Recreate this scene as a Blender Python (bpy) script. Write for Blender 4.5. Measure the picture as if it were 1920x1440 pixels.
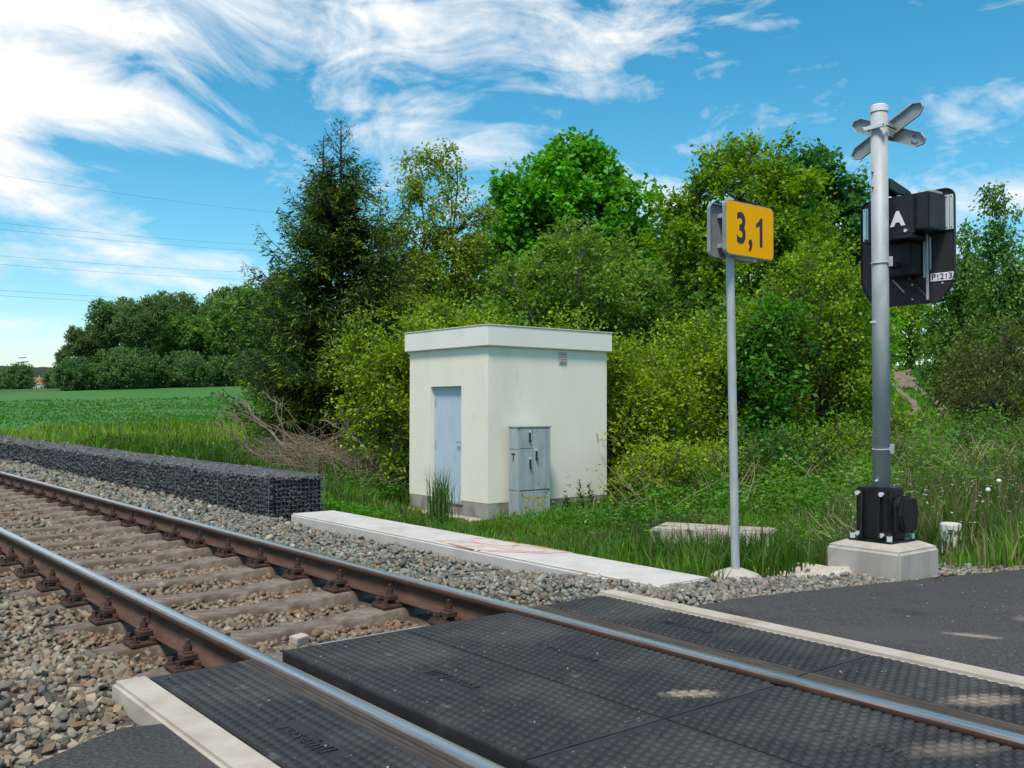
import bpy, math, random
import numpy as np
from mathutils import Matrix, Vector

# ------------------------------------------------------------------ scene, camera, sky, sun
for o in list(bpy.data.objects): bpy.data.objects.remove(o)
S = bpy.context.scene
COL = S.collection
YAW, PITCH, ROLL = math.radians(51.27), math.radians(1.36), math.radians(0.1)
EYE = 1.071
cam = bpy.data.cameras.new('camera'); cam.sensor_width = 36.0; cam.lens = 33.62
cam.clip_start = 0.05; cam.clip_end = 9000
camo = bpy.data.objects.new('camera', cam); COL.objects.link(camo)
F = Vector((math.cos(PITCH)*math.cos(YAW), math.cos(PITCH)*math.sin(YAW), math.sin(PITCH)))
Rv = Vector((math.sin(YAW), -math.cos(YAW), 0)); U = Rv.cross(F)
r2 = math.cos(ROLL)*Rv + math.sin(ROLL)*U; u2 = -math.sin(ROLL)*Rv + math.cos(ROLL)*U
m = Matrix((r2, u2, -F)).transposed().to_4x4(); m.translation = (0, 0, EYE)
camo.matrix_world = m
S.camera = camo
S.view_settings.view_transform = 'Standard'; S.view_settings.look = 'None'
S.view_settings.gamma = 1; S.view_settings.exposure = 0.45
S.view_settings.use_curve_mapping = False

SUN_EL, SUN_AZ = math.radians(61), math.radians(217)      # azimuth measured from +X towards +Y
sd = Vector((math.cos(SUN_EL)*math.cos(SUN_AZ), math.cos(SUN_EL)*math.sin(SUN_AZ), math.sin(SUN_EL)))
sun = bpy.data.lights.new('sun', 'SUN'); sun.energy = 3.0; sun.angle = math.radians(13); sun.color = (1, .90, .76)
suno = bpy.data.objects.new('sun', sun); COL.objects.link(suno)
suno.rotation_euler = sd.to_track_quat('Z', 'Y').to_euler(); suno.location = (0, 0, 40)

W = bpy.data.worlds.new('World'); S.world = W; W.use_nodes = True
def build_world():
    nt = W.node_tree; N = nt.nodes; L = nt.links; N.clear()
    out = N.new('ShaderNodeOutputWorld'); bg = N.new('ShaderNodeBackground'); L.new(bg.outputs[0], out.inputs[0])
    bg.inputs['Strength'].default_value = 0.1
    sky = N.new('ShaderNodeTexSky'); sky.sky_type = 'NISHITA'; sky.sun_disc = False
    sky.sun_elevation = SUN_EL; sky.sun_rotation = math.radians(90) - SUN_AZ
    sky.air_density = 1.0; sky.dust_density = 0.3; sky.ozone_density = 3.0
    tc = N.new('ShaderNodeTexCoord'); sep = N.new('ShaderNodeSeparateXYZ'); L.new(tc.outputs['Generated'], sep.inputs[0])
    def math_(op, a, b=None, c=None, clamp=False):
        n = N.new('ShaderNodeMath'); n.operation = op; n.use_clamp = clamp
        for i, v in enumerate((a, b, c)):
            if v is None: continue
            if isinstance(v, (int, float)): n.inputs[i].default_value = v
            else: L.new(v, n.inputs[i])
        return n.outputs[0]
    x, y, z = sep.outputs
    # azimuth from the direction (1.11,1.25) towards the left, and elevation, both in tenths of a radian
    az = math_('MULTIPLY', math_('SUBTRACT', math_('ARCTAN2', y, x), YAW), 10)
    el = math_('MULTIPLY', math_('ARCSINE', z), 10)
    cmb = N.new('ShaderNodeCombineXYZ'); L.new(az, cmb.inputs[0]); L.new(el, cmb.inputs[1])
    # streaky domain: warp, then stretch along a slowly falling line
    def noise(vec, sc, det, rough=.55, dist=0):
        n_ = N.new('ShaderNodeTexNoise'); n_.noise_dimensions = '2D'; n_.inputs['Scale'].default_value = sc; n_.inputs['Detail'].default_value = det
        n_.inputs['Roughness'].default_value = rough; n_.inputs['Distortion'].default_value = dist; L.new(vec, n_.inputs['Vector']); return n_
    def mapping(vec, loc, rot, scale):
        m_ = N.new('ShaderNodeMapping'); m_.inputs['Location'].default_value = (*loc, 0); m_.inputs['Rotation'].default_value = (0, 0, rot); m_.inputs['Scale'].default_value = (*scale, 1)
        L.new(vec, m_.inputs[0]); return m_.outputs[0]
    wn = noise(cmb.outputs[0], .33, 1)
    wv = N.new('ShaderNodeVectorMath'); wv.operation = 'MULTIPLY_ADD'
    L.new(wn.outputs['Color'], wv.inputs[0]); wv.inputs[1].default_value = (1.3, 1.1, 0); L.new(cmb.outputs[0], wv.inputs[2])
    n1 = noise(mapping(wv.outputs[0], (3.1, 1.7), math.radians(-20), (.62, 1.15)), 1.0, 9, .60, .35)
    n2 = noise(mapping(wv.outputs[0], (7.3, 4.1), math.radians(-18), (.45, 1.9)), 1.7, 7, .60, .6)
    base = math_('MULTIPLY_ADD', n2.outputs['Fac'], .34, math_('MULTIPLY', n1.outputs['Fac'], .66))
    base = math_('MULTIPLY_ADD', base, 1.75, -.39)
    # where the large cloud banks and the blue gaps lie: (azimuth, elevation, half widths, tilt, weight)
    acc = base
    for (ca, ce, ra, re, tilt, w) in BANKS:
        t_ = math.atan(tilt); c_, s_ = math.cos(t_), math.sin(t_)
        mp = N.new('ShaderNodeMapping'); mp.vector_type = 'TEXTURE'; mp.inputs['Location'].default_value = (ca, ce, 0); mp.inputs['Rotation'].default_value = (0, 0, t_); mp.inputs['Scale'].default_value = (ra*1.7, re*1.7, 1)
        L.new(cmb.outputs[0], mp.inputs[0]); g = N.new('ShaderNodeTexGradient'); g.gradient_type = 'QUADRATIC_SPHERE'; L.new(mp.outputs[0], g.inputs[0])
        acc = math_('MULTIPLY_ADD', g.outputs['Fac'], w*.95, acc)
    ramp = N.new('ShaderNodeValToRGB'); ramp.color_ramp.interpolation = 'LINEAR'
    e = ramp.color_ramp.elements; e[0].position = .44; e[0].color = (0, 0, 0, 1); e[1].position = .86; e[1].color = (1, 1, 1, 1)
    L.new(acc, ramp.inputs[0])
    hs = N.new('ShaderNodeHueSaturation'); hs.inputs['Hue'].default_value = .475; hs.inputs['Saturation'].default_value = SKY_SAT; hs.inputs['Value'].default_value = SKY_VAL
    L.new(sky.outputs[0], hs.inputs['Color'])
    cr = N.new('ShaderNodeValToRGB'); ce_ = cr.color_ramp.elements
    ce_[0].position = .35; ce_[0].color = (CLOUD*.80, CLOUD*.88, CLOUD*.95, 1); ce_[1].position = .6; ce_[1].color = (CLOUD, CLOUD, CLOUD*.99, 1); L.new(n1.outputs['Fac'], cr.inputs[0])
    mx = N.new('ShaderNodeMixRGB'); L.new(ramp.outputs[0], mx.inputs[0]); L.new(hs.outputs[0], mx.inputs[1]); L.new(cr.outputs[0], mx.inputs[2])
    L.new(mx.outputs[0], bg.inputs['Color'])
SKY_SAT, SKY_VAL, CLOUD = 1.36, 1.15, 7.8
W.cycles.sampling_method = 'MANUAL'; W.cycles.sample_map_resolution = 512
BANKS = [(5.2, 3.9, 1.6, 1.2, 0, .40), (3.3, 3.85, 1.8, .66, .14, .40), (1.3, 3.95, 1.7, .74, .10, .38), (-.2, 4.35, 1.3, .6, .1, .32), (-1.6, 4.45, 1.5, .42, .25, .30), (5.4, 2.8, .9, 1.1, 0, .38),
         (4.3, 2.8, 1.6, .30, .16, .36), (3.7, 3.22, 1.1, .22, .2, -.34), (2.5, 2.75, .8, .34, .2, -.24), (2.7, 2.1, 1.5, .42, .1, -.28), (5.1, 2.0, 1.2, .36, .12, .36),
         (4.3, 1.28, 2.0, .25, .06, .40), (3.2, 1.62, 1.1, .17, .1, -.26), (3.2, .92, 1.1, .16, 0, -.22), (5.2, .75, 1.3, .3, 0, .26), (.9, 2.7, .9, .32, .1, .26), (.2, 3.2, 1.7, .25, .1, -.20),
         (-1.7, 3.35, 1.8, .5, .25, -.08), (-3.9, 3.6, 1.6, 1.0, 0, -.24), (-4.9, 1.95, .8, .32, -.15, .46), (-2.4, 2.6, 1.4, .5, 0, -.10), (-3.6, 2.7, 1.0, .5, 0, -.10)]
build_world()

# ------------------------------------------------------------------ helpers
OFF = {}
def tag(o, label=None, cat=None, group=None, kind=None):
    if label: o['label'] = label
    if cat: o['category'] = cat
    if group: o['group'] = group
    if kind: o['kind'] = kind
    return o
def empty(name, loc, label, cat, group=None):
    o = bpy.data.objects.new(name, None); COL.objects.link(o); o.location = loc; o.empty_display_size = .2
    OFF[o.name] = np.array(loc, float)
    return tag(o, label, cat, group)
def link_mesh(name, me, mat, parent):
    o = bpy.data.objects.new(name, me); COL.objects.link(o)
    if mat is not None:
        for mm in (mat if isinstance(mat, (list, tuple)) else [mat]): me.materials.append(mm)
    if parent is not None:
        o.parent = parent; OFF[o.name] = OFF[parent.name]
    else: OFF[o.name] = np.zeros(3)
    return o
def np_mesh(name, V, faces, mat, parent=None, col=None, smooth=False, midx=None, local=False):
    """faces: list of int arrays (n,3) or (n,4)"""
    V = np.asarray(V, float)
    if parent is not None and not local: V = V - OFF[parent.name]
    me = bpy.data.meshes.new(name)
    me.vertices.add(len(V)); me.vertices.foreach_set('co', V.astype(np.float32).ravel())
    faces = [np.asarray(f, np.int32) for f in faces if len(f)]
    tot = np.concatenate([np.full(len(f), f.shape[1], np.int32) for f in faces])
    me.loops.add(int(tot.sum())); me.loops.foreach_set('vertex_index', np.concatenate([f.ravel() for f in faces]))
    me.polygons.add(len(tot)); st = np.zeros(len(tot), np.int32); st[1:] = np.cumsum(tot)[:-1]
    me.polygons.foreach_set('loop_start', st); me.polygons.foreach_set('loop_total', tot)
    if smooth: me.polygons.foreach_set('use_smooth', np.ones(len(tot), bool))
    if midx is not None: me.polygons.foreach_set('material_index', np.asarray(midx, np.int32))
    me.update(calc_edges=True); me.validate()
    if col is not None:
        a = me.attributes.new('tint', 'FLOAT_COLOR', 'POINT')
        c = np.ones((len(V), 4), np.float32); c[:, :3] = col; a.data.foreach_set('color', c.ravel())
    return link_mesh(name, me, mat, parent)

class MB:
    def __init__(s): s.v = []; s.f = []; s.m = []
    def add(s, vs, fs, mi=0):
        b = len(s.v); s.v += [tuple(map(float, v)) for v in vs]
        for f in fs: s.f.append([b+i for i in f]); s.m.append(mi)
        return s
    def box(s, x0, x1, y0, y1, z0, z1, mi=0):
        return s.add([(x, y, z) for z in (z0, z1) for y in (y0, y1) for x in (x0, x1)],
                     [(0, 2, 3, 1), (4, 5, 7, 6), (0, 1, 5, 4), (2, 6, 7, 3), (0, 4, 6, 2), (1, 3, 7, 5)], mi)
    def obox(s, c, ax, ay, az, mi=0):
        c, ax, ay, az = map(np.array, (c, ax, ay, az))
        return s.add([c+i*ax+j*ay+k*az for k in (-1, 1) for j in (-1, 1) for i in (-1, 1)],
                     [(0, 2, 3, 1), (4, 5, 7, 6), (0, 1, 5, 4), (2, 6, 7, 3), (0, 4, 6, 2), (1, 3, 7, 5)], mi)
    def tube(s, pts, rad, n=8, cap=True, mi=0):
        V, Fq = tube_np(np.array(pts, float), np.array(rad, float) if np.ndim(rad) else np.full(len(pts), float(rad)), n)
        s.add(V, Fq.tolist(), mi)
        if cap:
            b = len(s.v)-len(V); s.f.append([b+i for i in range(n)][::-1]); s.m.append(mi)
            s.f.append([b+(len(pts)-1)*n+i for i in range(n)]); s.m.append(mi)
        return s
    def prism(s, poly, o, a, b, n, d, mi=0):
        """poly in 2-D (a,b axes at o), extruded d along n"""
        o, a, b, n = map(np.array, (o, a, b, n)); k = len(poly)
        v = [o+p[0]*a+p[1]*b for p in poly]+[o+p[0]*a+p[1]*b+n*d for p in poly]
        return s.add(v, [list(range(k))[::-1], list(range(k, 2*k))]+[(i, (i+1) % k, k+(i+1) % k, k+i) for i in range(k)], mi)
    def build(s, name, mat, parent=None, bevel=0, seg=2, smooth=False, local=False):
        me = bpy.data.meshes.new(name)
        off = OFF[parent.name] if (parent is not None and not local) else np.zeros(3)
        me.from_pydata([tuple(np.array(v)-off) for v in s.v], [], s.f)
        me.polygons.foreach_set('material_index', s.m)
        if smooth: me.polygons.foreach_set('use_smooth', [True]*len(s.f))
        me.update(); me.validate()
        import bmesh
        bm = bmesh.new(); bm.from_mesh(me); bmesh.ops.recalc_face_normals(bm, faces=bm.faces)
        if bevel:
            es = [e for e in bm.edges if len(e.link_faces) == 2 and e.calc_face_angle(0) > .6]
            bmesh.ops.bevel(bm, geom=es, offset=bevel, segments=seg, affect='EDGES', clamp_overlap=True)
        bm.to_mesh(me); bm.free()
        return link_mesh(name, me, mat, parent)

def tube_np(P, R, n=5):
    k = len(P); T = np.gradient(P, axis=0); T /= np.linalg.norm(T, axis=1, keepdims=True)+1e-9
    ref = np.array([0, 0, 1.]) if abs(T[0, 2]) < .9 else np.array([1., 0, 0])
    A = np.cross(T, ref); A /= np.linalg.norm(A, axis=1, keepdims=True)+1e-9; B = np.cross(T, A)
    th = np.arange(n)*2*np.pi/n
    V = P[:, None]+R[:, None, None]*(np.cos(th)[None, :, None]*A[:, None]+np.sin(th)[None, :, None]*B[:, None])
    i = np.arange(k-1)[:, None]*n; j = np.arange(n)[None]; j2 = (np.arange(n)+1)[None] % n
    Fq = np.stack([i+j, i+j2, i+n+j2, i+n+j], -1).reshape(-1, 4)
    return V.reshape(-1, 3), Fq
class TB:                                   # accumulates many tubes
    def __init__(s): s.V = []; s.F = []; s.n = 0
    def add(s, P, R, n=5):
        V, Fq = tube_np(np.asarray(P, float), np.asarray(R, float), n); s.V.append(V); s.F.append(Fq+s.n); s.n += len(V)
    def build(s, name, mat, parent=None, local=False, smooth=True):
        return np_mesh(name, np.concatenate(s.V), [np.concatenate(s.F)], mat, parent, smooth=smooth, local=local)

def polar(az, r, z=0.0):
    a = math.radians(az); return (r*math.cos(a), r*math.sin(a), z)
def nrm(v): return v/(np.linalg.norm(v, axis=-1, keepdims=True)+1e-9)
def sstep(a, b, x):
    t = np.clip((x-a)/(b-a), 0, 1); return t*t*(3-2*t)
_rp = np.random.default_rng(5); _ph = _rp.uniform(0, 6.28, (12, 3)); _dr = _rp.normal(0, 1, (12, 2))
def vnoise(x, y, sc):
    s = 0
    for k in range(12): s = s+np.sin((_dr[k, 0]*x+_dr[k, 1]*y)*sc*(1+.13*k)+_ph[k, 0])
    return s/5.0                            # roughly -1..1

# ------------------------------------------------------------------ materials
def new_mat(name):
    mt = bpy.data.materials.new(name); mt.use_nodes = True
    nt = mt.node_tree; return mt, nt, nt.nodes, nt.links, nt.nodes['Principled BSDF']
def ramp(N, L, fac, stops):
    r = N.new('ShaderNodeValToRGB'); e = r.color_ramp.elements
    e[0].position, e[0].color = stops[0][0], (*stops[0][1], 1); e[1].position, e[1].color = stops[-1][0], (*stops[-1][1], 1)
    for p, c in stops[1:-1]:
        q = e.new(p); q.color = (*c, 1)
    L.new(fac, r.inputs[0]); return r.outputs[0]
def surf(name, stops, scale=6, rough=.7, metal=0, bump=0, bscale=60, detail=6, stretch=(1, 1, 1), spots=None, spec=.4, tint=False, bdist=.01, rvar=0):
    """noise-coloured surface; spots: list of (colour, scale, lo, hi) dirt layers"""
    mt, nt, N, L, B = new_mat(name)
    tc = N.new('ShaderNodeTexCoord'); mp = N.new('ShaderNodeMapping'); mp.inputs['Scale'].default_value = stretch; L.new(tc.outputs['Object'], mp.inputs[0])
    n = N.new('ShaderNodeTexNoise'); n.inputs['Scale'].default_value = scale; n.inputs['Detail'].default_value = detail; n.inputs['Roughness'].default_value = .62
    L.new(mp.outputs[0], n.inputs['Vector'])
    c = ramp(N, L, n.outputs['Fac'], stops)
    for (sc_col, ssc, lo, hi) in (spots or []):
        n3 = N.new('ShaderNodeTexNoise'); n3.inputs['Scale'].default_value = ssc; n3.inputs['Detail'].default_value = 5; L.new(mp.outputs[0], n3.inputs['Vector'])
        f = ramp(N, L, n3.outputs['Fac'], [(lo, (0, 0, 0)), (hi, (1, 1, 1))])
        mx = N.new('ShaderNodeMixRGB'); L.new(f, mx.inputs[0]); L.new(c, mx.inputs[1]); mx.inputs[2].default_value = (*sc_col, 1); c = mx.outputs[0]
    if tint:
        at = N.new('ShaderNodeAttribute'); at.attribute_name = 'tint'
        mx = N.new('ShaderNodeMixRGB'); mx.blend_type = 'MULTIPLY'; mx.inputs[0].default_value = 1; L.new(c, mx.inputs[1]); L.new(at.outputs['Color'], mx.inputs[2]); c = mx.outputs[0]
    L.new(c, B.inputs['Base Color']); B.inputs['Roughness'].default_value = rough; B.inputs['Metallic'].default_value = metal
    B.inputs['Specular IOR Level'].default_value = spec
    if rvar:
        r = N.new('ShaderNodeMapRange'); r.inputs[3].default_value = rough-rvar; r.inputs[4].default_value = rough+rvar; L.new(n.outputs['Fac'], r.inputs[0]); L.new(r.outputs[0], B.inputs['Roughness'])
    if bump:
        b = N.new('ShaderNodeTexNoise'); b.inputs['Scale'].default_value = bscale; b.inputs['Detail'].default_value = 5; L.new(mp.outputs[0], b.inputs['Vector'])
        bp = N.new('ShaderNodeBump'); bp.inputs['Strength'].default_value = bump; bp.inputs['Distance'].default_value = bdist
        L.new(b.outputs['Fac'], bp.inputs['Height']); L.new(bp.outputs[0], B.inputs['Normal'])
    return mt
def stain(mt, spots, colr):
    nt = mt.node_tree; N = nt.nodes; L = nt.links; B = N['Principled BSDF']; src = B.inputs['Base Color'].links[0].from_socket
    ge = N.new('ShaderNodeNewGeometry'); nz = N.new('ShaderNodeTexNoise'); nz.inputs['Scale'].default_value = 28; nz.inputs['Detail'].default_value = 6; L.new(ge.outputs['Position'], nz.inputs['Vector'])
    for (x_, y_, rx, ry, rot, w_) in spots:
        mp = N.new('ShaderNodeMapping'); mp.vector_type = 'TEXTURE'; mp.inputs['Location'].default_value = (x_, y_, 0); mp.inputs['Rotation'].default_value = (0, 0, rot); mp.inputs['Scale'].default_value = (rx, ry, 1)
        L.new(ge.outputs['Position'], mp.inputs[0]); gr = N.new('ShaderNodeTexGradient'); gr.gradient_type = 'SPHERICAL'; L.new(mp.outputs[0], gr.inputs[0])
        a = N.new('ShaderNodeMath'); a.operation = 'MULTIPLY_ADD'; L.new(gr.outputs['Fac'], a.inputs[0]); a.inputs[1].default_value = 1.5; L.new(nz.outputs['Fac'], a.inputs[2])
        r = N.new('ShaderNodeMapRange'); r.inputs[1].default_value = .95; r.inputs[2].default_value = 1.6; r.inputs[4].default_value = w_; L.new(a.outputs[0], r.inputs[0])
        mx = N.new('ShaderNodeMixRGB'); L.new(r.outputs[0], mx.inputs[0]); L.new(src, mx.inputs[1]); mx.inputs[2].default_value = (*colr, 1); src = mx.outputs[0]
    L.new(src, B.inputs['Base Color'])
def leafmat(name, trans=.4, rough=.55, gloss=.06):
    mt, nt, N, L, B = new_mat(name); N.remove(B); out = N['Material Output']
    at = N.new('ShaderNodeAttribute'); at.attribute_name = 'tint'
    d = N.new('ShaderNodeBsdfDiffuse'); t = N.new('ShaderNodeBsdfTranslucent'); g = N.new('ShaderNodeBsdfGlossy'); g.inputs['Roughness'].default_value = rough
    L.new(at.outputs['Color'], d.inputs['Color'])
    hs = N.new('ShaderNodeHueSaturation'); hs.inputs['Hue'].default_value = .485; hs.inputs['Saturation'].default_value = 1.1; hs.inputs['Value'].default_value = 1.25
    L.new(at.outputs['Color'], hs.inputs['Color']); L.new(hs.outputs[0], t.inputs['Color'])
    m1 = N.new('ShaderNodeMixShader'); m1.inputs[0].default_value = trans; L.new(d.outputs[0], m1.inputs[1]); L.new(t.outputs[0], m1.inputs[2])
    m2 = N.new('ShaderNodeMixShader'); m2.inputs[0].default_value = gloss; L.new(m1.outputs[0], m2.inputs[1]); L.new(g.outputs[0], m2.inputs[2])
    L.new(m2.outputs[0], out.inputs[0]); return mt
def tintmat(name, rough=.8, bump=.4, bscale=90):
    return surf(name, [(.3, (.75, .75, .75)), (.7, (1.1, 1.1, 1.1))], 30, rough, bump=bump, bscale=bscale, tint=True, bdist=.004)

M = dict(
    ground=surf('soil_and_grass', [(.3, (.030, .062, .010)), (.55, (.055, .10, .015)), (.75, (.09, .085, .035))], 1.2, .9, bump=.6, bscale=8, bdist=.08),
    field=surf('young_crop', [(.3, (.028, .125, .012)), (.5, (.040, .150, .016)), (.7, (.060, .170, .022))], .22, .8, bump=.5, bscale=3.5, bdist=.15, stretch=(1, .35, 1)),
    path=surf('bare_earth', [(.3, (.15, .10, .07)), (.7, (.27, .185, .135))], .8, .9, bump=.4, bscale=4, spots=[((.06, .09, .02), 1.2, .52, .6)]),
    asphalt=surf('asphalt', [(.32, (.030, .027, .027)), (.5, (.062, .056, .056)), (.68, (.115, .105, .102))], 75, .88, bump=1, bscale=110, bdist=.012, detail=3, spots=[((.085, .078, .074), 1.1, .50, .72), ((.035, .032, .032), 2.3, .6, .75), ((.34, .29, .24), 38, .74, .77)]),
    ballastbed=surf('ballast_bed', [(.3, (.045, .035, .028)), (.7, (.12, .10, .08))], 25, .9, bump=1, bscale=40, bdist=.03),
    stone=tintmat('crushed_stone'),
    conc=surf('pale_concrete', [(.3, (.38, .33, .275)), (.7, (.50, .45, .385))], 5, .85, bump=.25, bscale=120, bdist=.003, spots=[((.33, .27, .21), 3.5, .56, .72)]),
    slabconc=surf('white_concrete', [(.3, (.46, .43, .40)), (.7, (.57, .54, .51))], 4, .85, bump=.2, bscale=90, bdist=.003, spots=[((.40, .36, .32), 2.2, .58, .78), ((.3, .28, .25), 30, .70, .78)]),
    oldconc=surf('old_concrete', [(.3, (.30, .26, .21)), (.7, (.48, .42, .35))], 6, .9, bump=.5, bscale=60, spots=[((.10, .09, .08), 5, .58, .66)]),
    found=surf('foundation_concrete', [(.3, (.33, .30, .265)), (.7, (.46, .425, .38))], 7, .88, bump=.3, bscale=70, bdist=.004, stretch=(1, 1, .25), spots=[((.30, .27, .23), 4, .55, .75)]),
    sleeper=surf('sleeper_concrete', [(.3, (.105, .080, .062)), (.5, (.175, .140, .112)), (.7, (.255, .210, .172))], 14, .92, bump=.7, bscale=60, bdist=.008, spots=[((.085, .055, .038), 4, .50, .72), ((.30, .26, .22), 23, .66, .74)]),
    rust=surf('rusty_steel', [(.3, (.055, .026, .016)), (.6, (.095, .048, .03)), (.8, (.14, .075, .05))], 14, .8, bump=.25, bscale=120, bdist=.002, stretch=(1, .3, 1)),
    rustdark=surf('dark_rust', [(.3, (.035, .018, .012)), (.7, (.085, .042, .027))], 30, .8, bump=.3, bscale=150, bdist=.002),
    steel=surf('polished_rail_head', [(.35, (.62, .58, .54)), (.65, (.88, .84, .79))], 8, .33, metal=1, stretch=(14, .12, 1), rvar=.08),
    steeledge=surf('worn_rail_edge', [(.35, (.20, .15, .13)), (.65, (.36, .30, .28))], 14, .45, metal=.6, stretch=(4, .2, 1)),
    rubber=surf('black_rubber', [(.3, (.017, .017, .019)), (.7, (.034, .033, .035))], 12, .68, bump=.2, bscale=160, bdist=.002, spots=[((.062, .060, .059), 2.2, .52, .74), ((.13, .125, .12), 7, .66, .78), ((.4, .38, .35), 55, .765, .775)]),
    rubbersand=surf('dusty_rubber', [(.3, (.035, .029, .025)), (.7, (.085, .068, .056))], 9, .85, bump=.3, bscale=90, bdist=.003, stretch=(3, .5, 1)),
    gabion=tintmat('dark_basalt', .7),
    core=surf('gabion_core', [(.3, (.008, .009, .011)), (.7, (.02, .021, .024))], 30, .95),
    wire=surf('galvanised_wire', [(.3, (.16, .17, .18)), (.7, (.27, .28, .29))], 20, .5, metal=.2),
    galv=surf('galvanised_steel', [(.3, (.33, .35, .365)), (.55, (.41, .435, .45)), (.75, (.49, .515, .53))], 12, .55, metal=.08, stretch=(1, 1, .3), bump=.08, bscale=60, spots=[((.18, .2, .22), 7, .62, .74)], rvar=.1),
    galvdull=surf('dull_galvanised_sheet', [(.3, (.21, .24, .26)), (.7, (.31, .345, .365))], 9, .6, metal=.2),
    alu=surf('bright_aluminium', [(.3, (.62, .70, .72)), (.7, (.74, .82, .84))], 9, .4, metal=.3),
    black=surf('black_paint', [(.3, (.010, .011, .014)), (.7, (.020, .021, .025))], 20, .45, bump=.12, bscale=200, bdist=.002),
    blackboard=surf('black_board', [(.3, (.020, .018, .021)), (.7, (.034, .030, .034))], 16, .55, bump=.1, bscale=250, bdist=.001),
    casting=surf('black_casting', [(.3, (.006, .006, .007)), (.7, (.016, .016, .018))], 14, .33, bump=.25, bscale=60, bdist=.003),
    orange=surf('orange_reflective', [(.3, (.93, .42, .0)), (.7, (.98, .45, .001))], 3, .6, spec=.1, spots=[((.6, .28, .02), 22, .68, .74)]),
    ink=surf('dark_print', [(.3, (.028, .026, .034)), (.7, (.04, .037, .045))], 9, .6),
    white=surf('white_print', [(.3, (.70, .72, .74)), (.7, (.8, .8, .8))], 9, .6),
    render=surf('cream_render', [(.3, (.78, .74, .625)), (.7, (.84, .80, .69))], 1.6, .92, bump=.6, bscale=180, bdist=.004, stretch=(1, 1, .35), spots=[((.64, .63, .54), 1.3, .58, .85), ((.66, .64, .56), 7, .66, .8)]),
    fascia=surf('white_fascia', [(.3, (.75, .73, .68)), (.7, (.81, .79, .74))], 1.2, .85, bump=.3, bscale=220, bdist=.002, spots=[((.62, .67, .62), 2, .6, .8)]),
    plinth=surf('grey_plinth', [(.3, (.27, .26, .24)), (.7, (.38, .37, .34))], 6, .9, bump=.5, bscale=150, bdist=.004, spots=[((.16, .14, .11), 3, .52, .72)]),
    door=surf('pale_blue_door', [(.3, (.43, .52, .62)), (.7, (.48, .57, .67))], 2, .5, spots=[((.38, .46, .55), 5, .6, .8)]),
    vent=surf('beige_vent', [(.3, (.47, .43, .38)), (.7, (.55, .5, .45))], 8, .7),
    cabinet=surf('grey_polyester', [(.3, (.26, .30, .325)), (.5, (.34, .385, .405)), (.75, (.44, .48, .49))], 3, .65, stretch=(3, 3, .5), spots=[((.22, .26, .28), 2.3, .56, .8)]),
    seam=surf('dark_seam', [(.3, (.05, .06, .06)), (.7, (.09, .1, .1))], 12, .8),
    spray_yellow=surf('yellow_spray', [(.3, (.50, .36, .02)), (.7, (.58, .43, .03))], 20, .6),
    spray_orange=surf('orange_spray', [(.35, (.80, .27, .17)), (.7, (.72, .42, .33))], 24, .7),
    blue=surf('blue_print', [(.3, (.03, .08, .2)), (.7, (.05, .12, .26))], 20, .6),
    red=surf('faded_red', [(.3, (.4, .1, .07)), (.7, (.45, .14, .1))], 20, .7),
    mortar=surf('cracked_mortar', [(.3, (.40, .36, .31)), (.7, (.56, .52, .46))], 6, .9, bump=.6, bscale=30, bdist=.02, spots=[((.12, .09, .07), 7, .60, .64)], stretch=(.6, 2.4, 1)),
    marker=surf('painted_marker', [(.3, (.55, .53, .48)), (.7, (.70, .68, .63))], 14, .85, bump=.3, bscale=80, spots=[((.35, .31, .25), 8, .58, .7)]),
    bark=surf('grey_brown_bark', [(.3, (.030, .023, .017)), (.7, (.09, .072, .055))], 9, .95, bump=.8, bscale=30, stretch=(1, 1, .3), bdist=.02),
    barkpale=surf('olive_grey_bark', [(.3, (.06, .052, .038)), (.7, (.15, .13, .10))], 9, .95, bump=.6, bscale=30, stretch=(1, 1, .3), bdist=.02),
    birchbark=surf('birch_bark', [(.40, (.05, .045, .04)), (.47, (.5, .49, .46)), (.7, (.62, .61, .58))], 6, .8, stretch=(1, 1, 4)),
    deadwood=surf('dead_wood', [(.3, (.14, .10, .075)), (.7, (.32, .245, .19))], 8, .95, stretch=(2, 2, 1)),
    straw=surf('dry_straw', [(.3, (.24, .19, .11)), (.7, (.42, .35, .22))], 4, .9),
    leaf=leafmat('leaf', .42, .5, .018), needle=leafmat('needle', .15, .5, .012), blade=leafmat('grass_blade', .38, .5, .018),
    hill=surf('far_forest', [(.3, (.012, .022, .014)), (.7, (.03, .045, .025))], .02, .95),
    rooftile=surf('red_roof_tiles', [(.3, (.36, .11, .06)), (.7, (.46, .16, .09))], .6, .85),
    plaster=surf('pale_plaster', [(.3, (.5, .48, .42)), (.7, (.6, .57, .5))], .4, .9),
    glass=surf('dark_glass', [(.3, (.02, .025, .03)), (.7, (.03, .035, .04))], 2, .15),
    cable=surf('aluminium_conductor', [(.3, (.10, .11, .12)), (.7, (.16, .17, .18))], 2, .5, metal=.4),
    seed=surf('seed_head', [(.3, (.6, .58, .52)), (.7, (.75, .73, .67))], 40, .9),
)

stain(M['rubber'], [(2.79, 2.40, .20, .085, -.6, .6), (3.57, 1.68, .28, .12, -.5, .5), (2.99, 1.5, .3, .12, -.5, .25)], (.42, .34, .27))
stain(M['asphalt'], [(4.69, 2.25, .24, .10, -.9, .6), (5.6, 2.4, .2, .1, .3, .25)], (.45, .36, .29))
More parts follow.
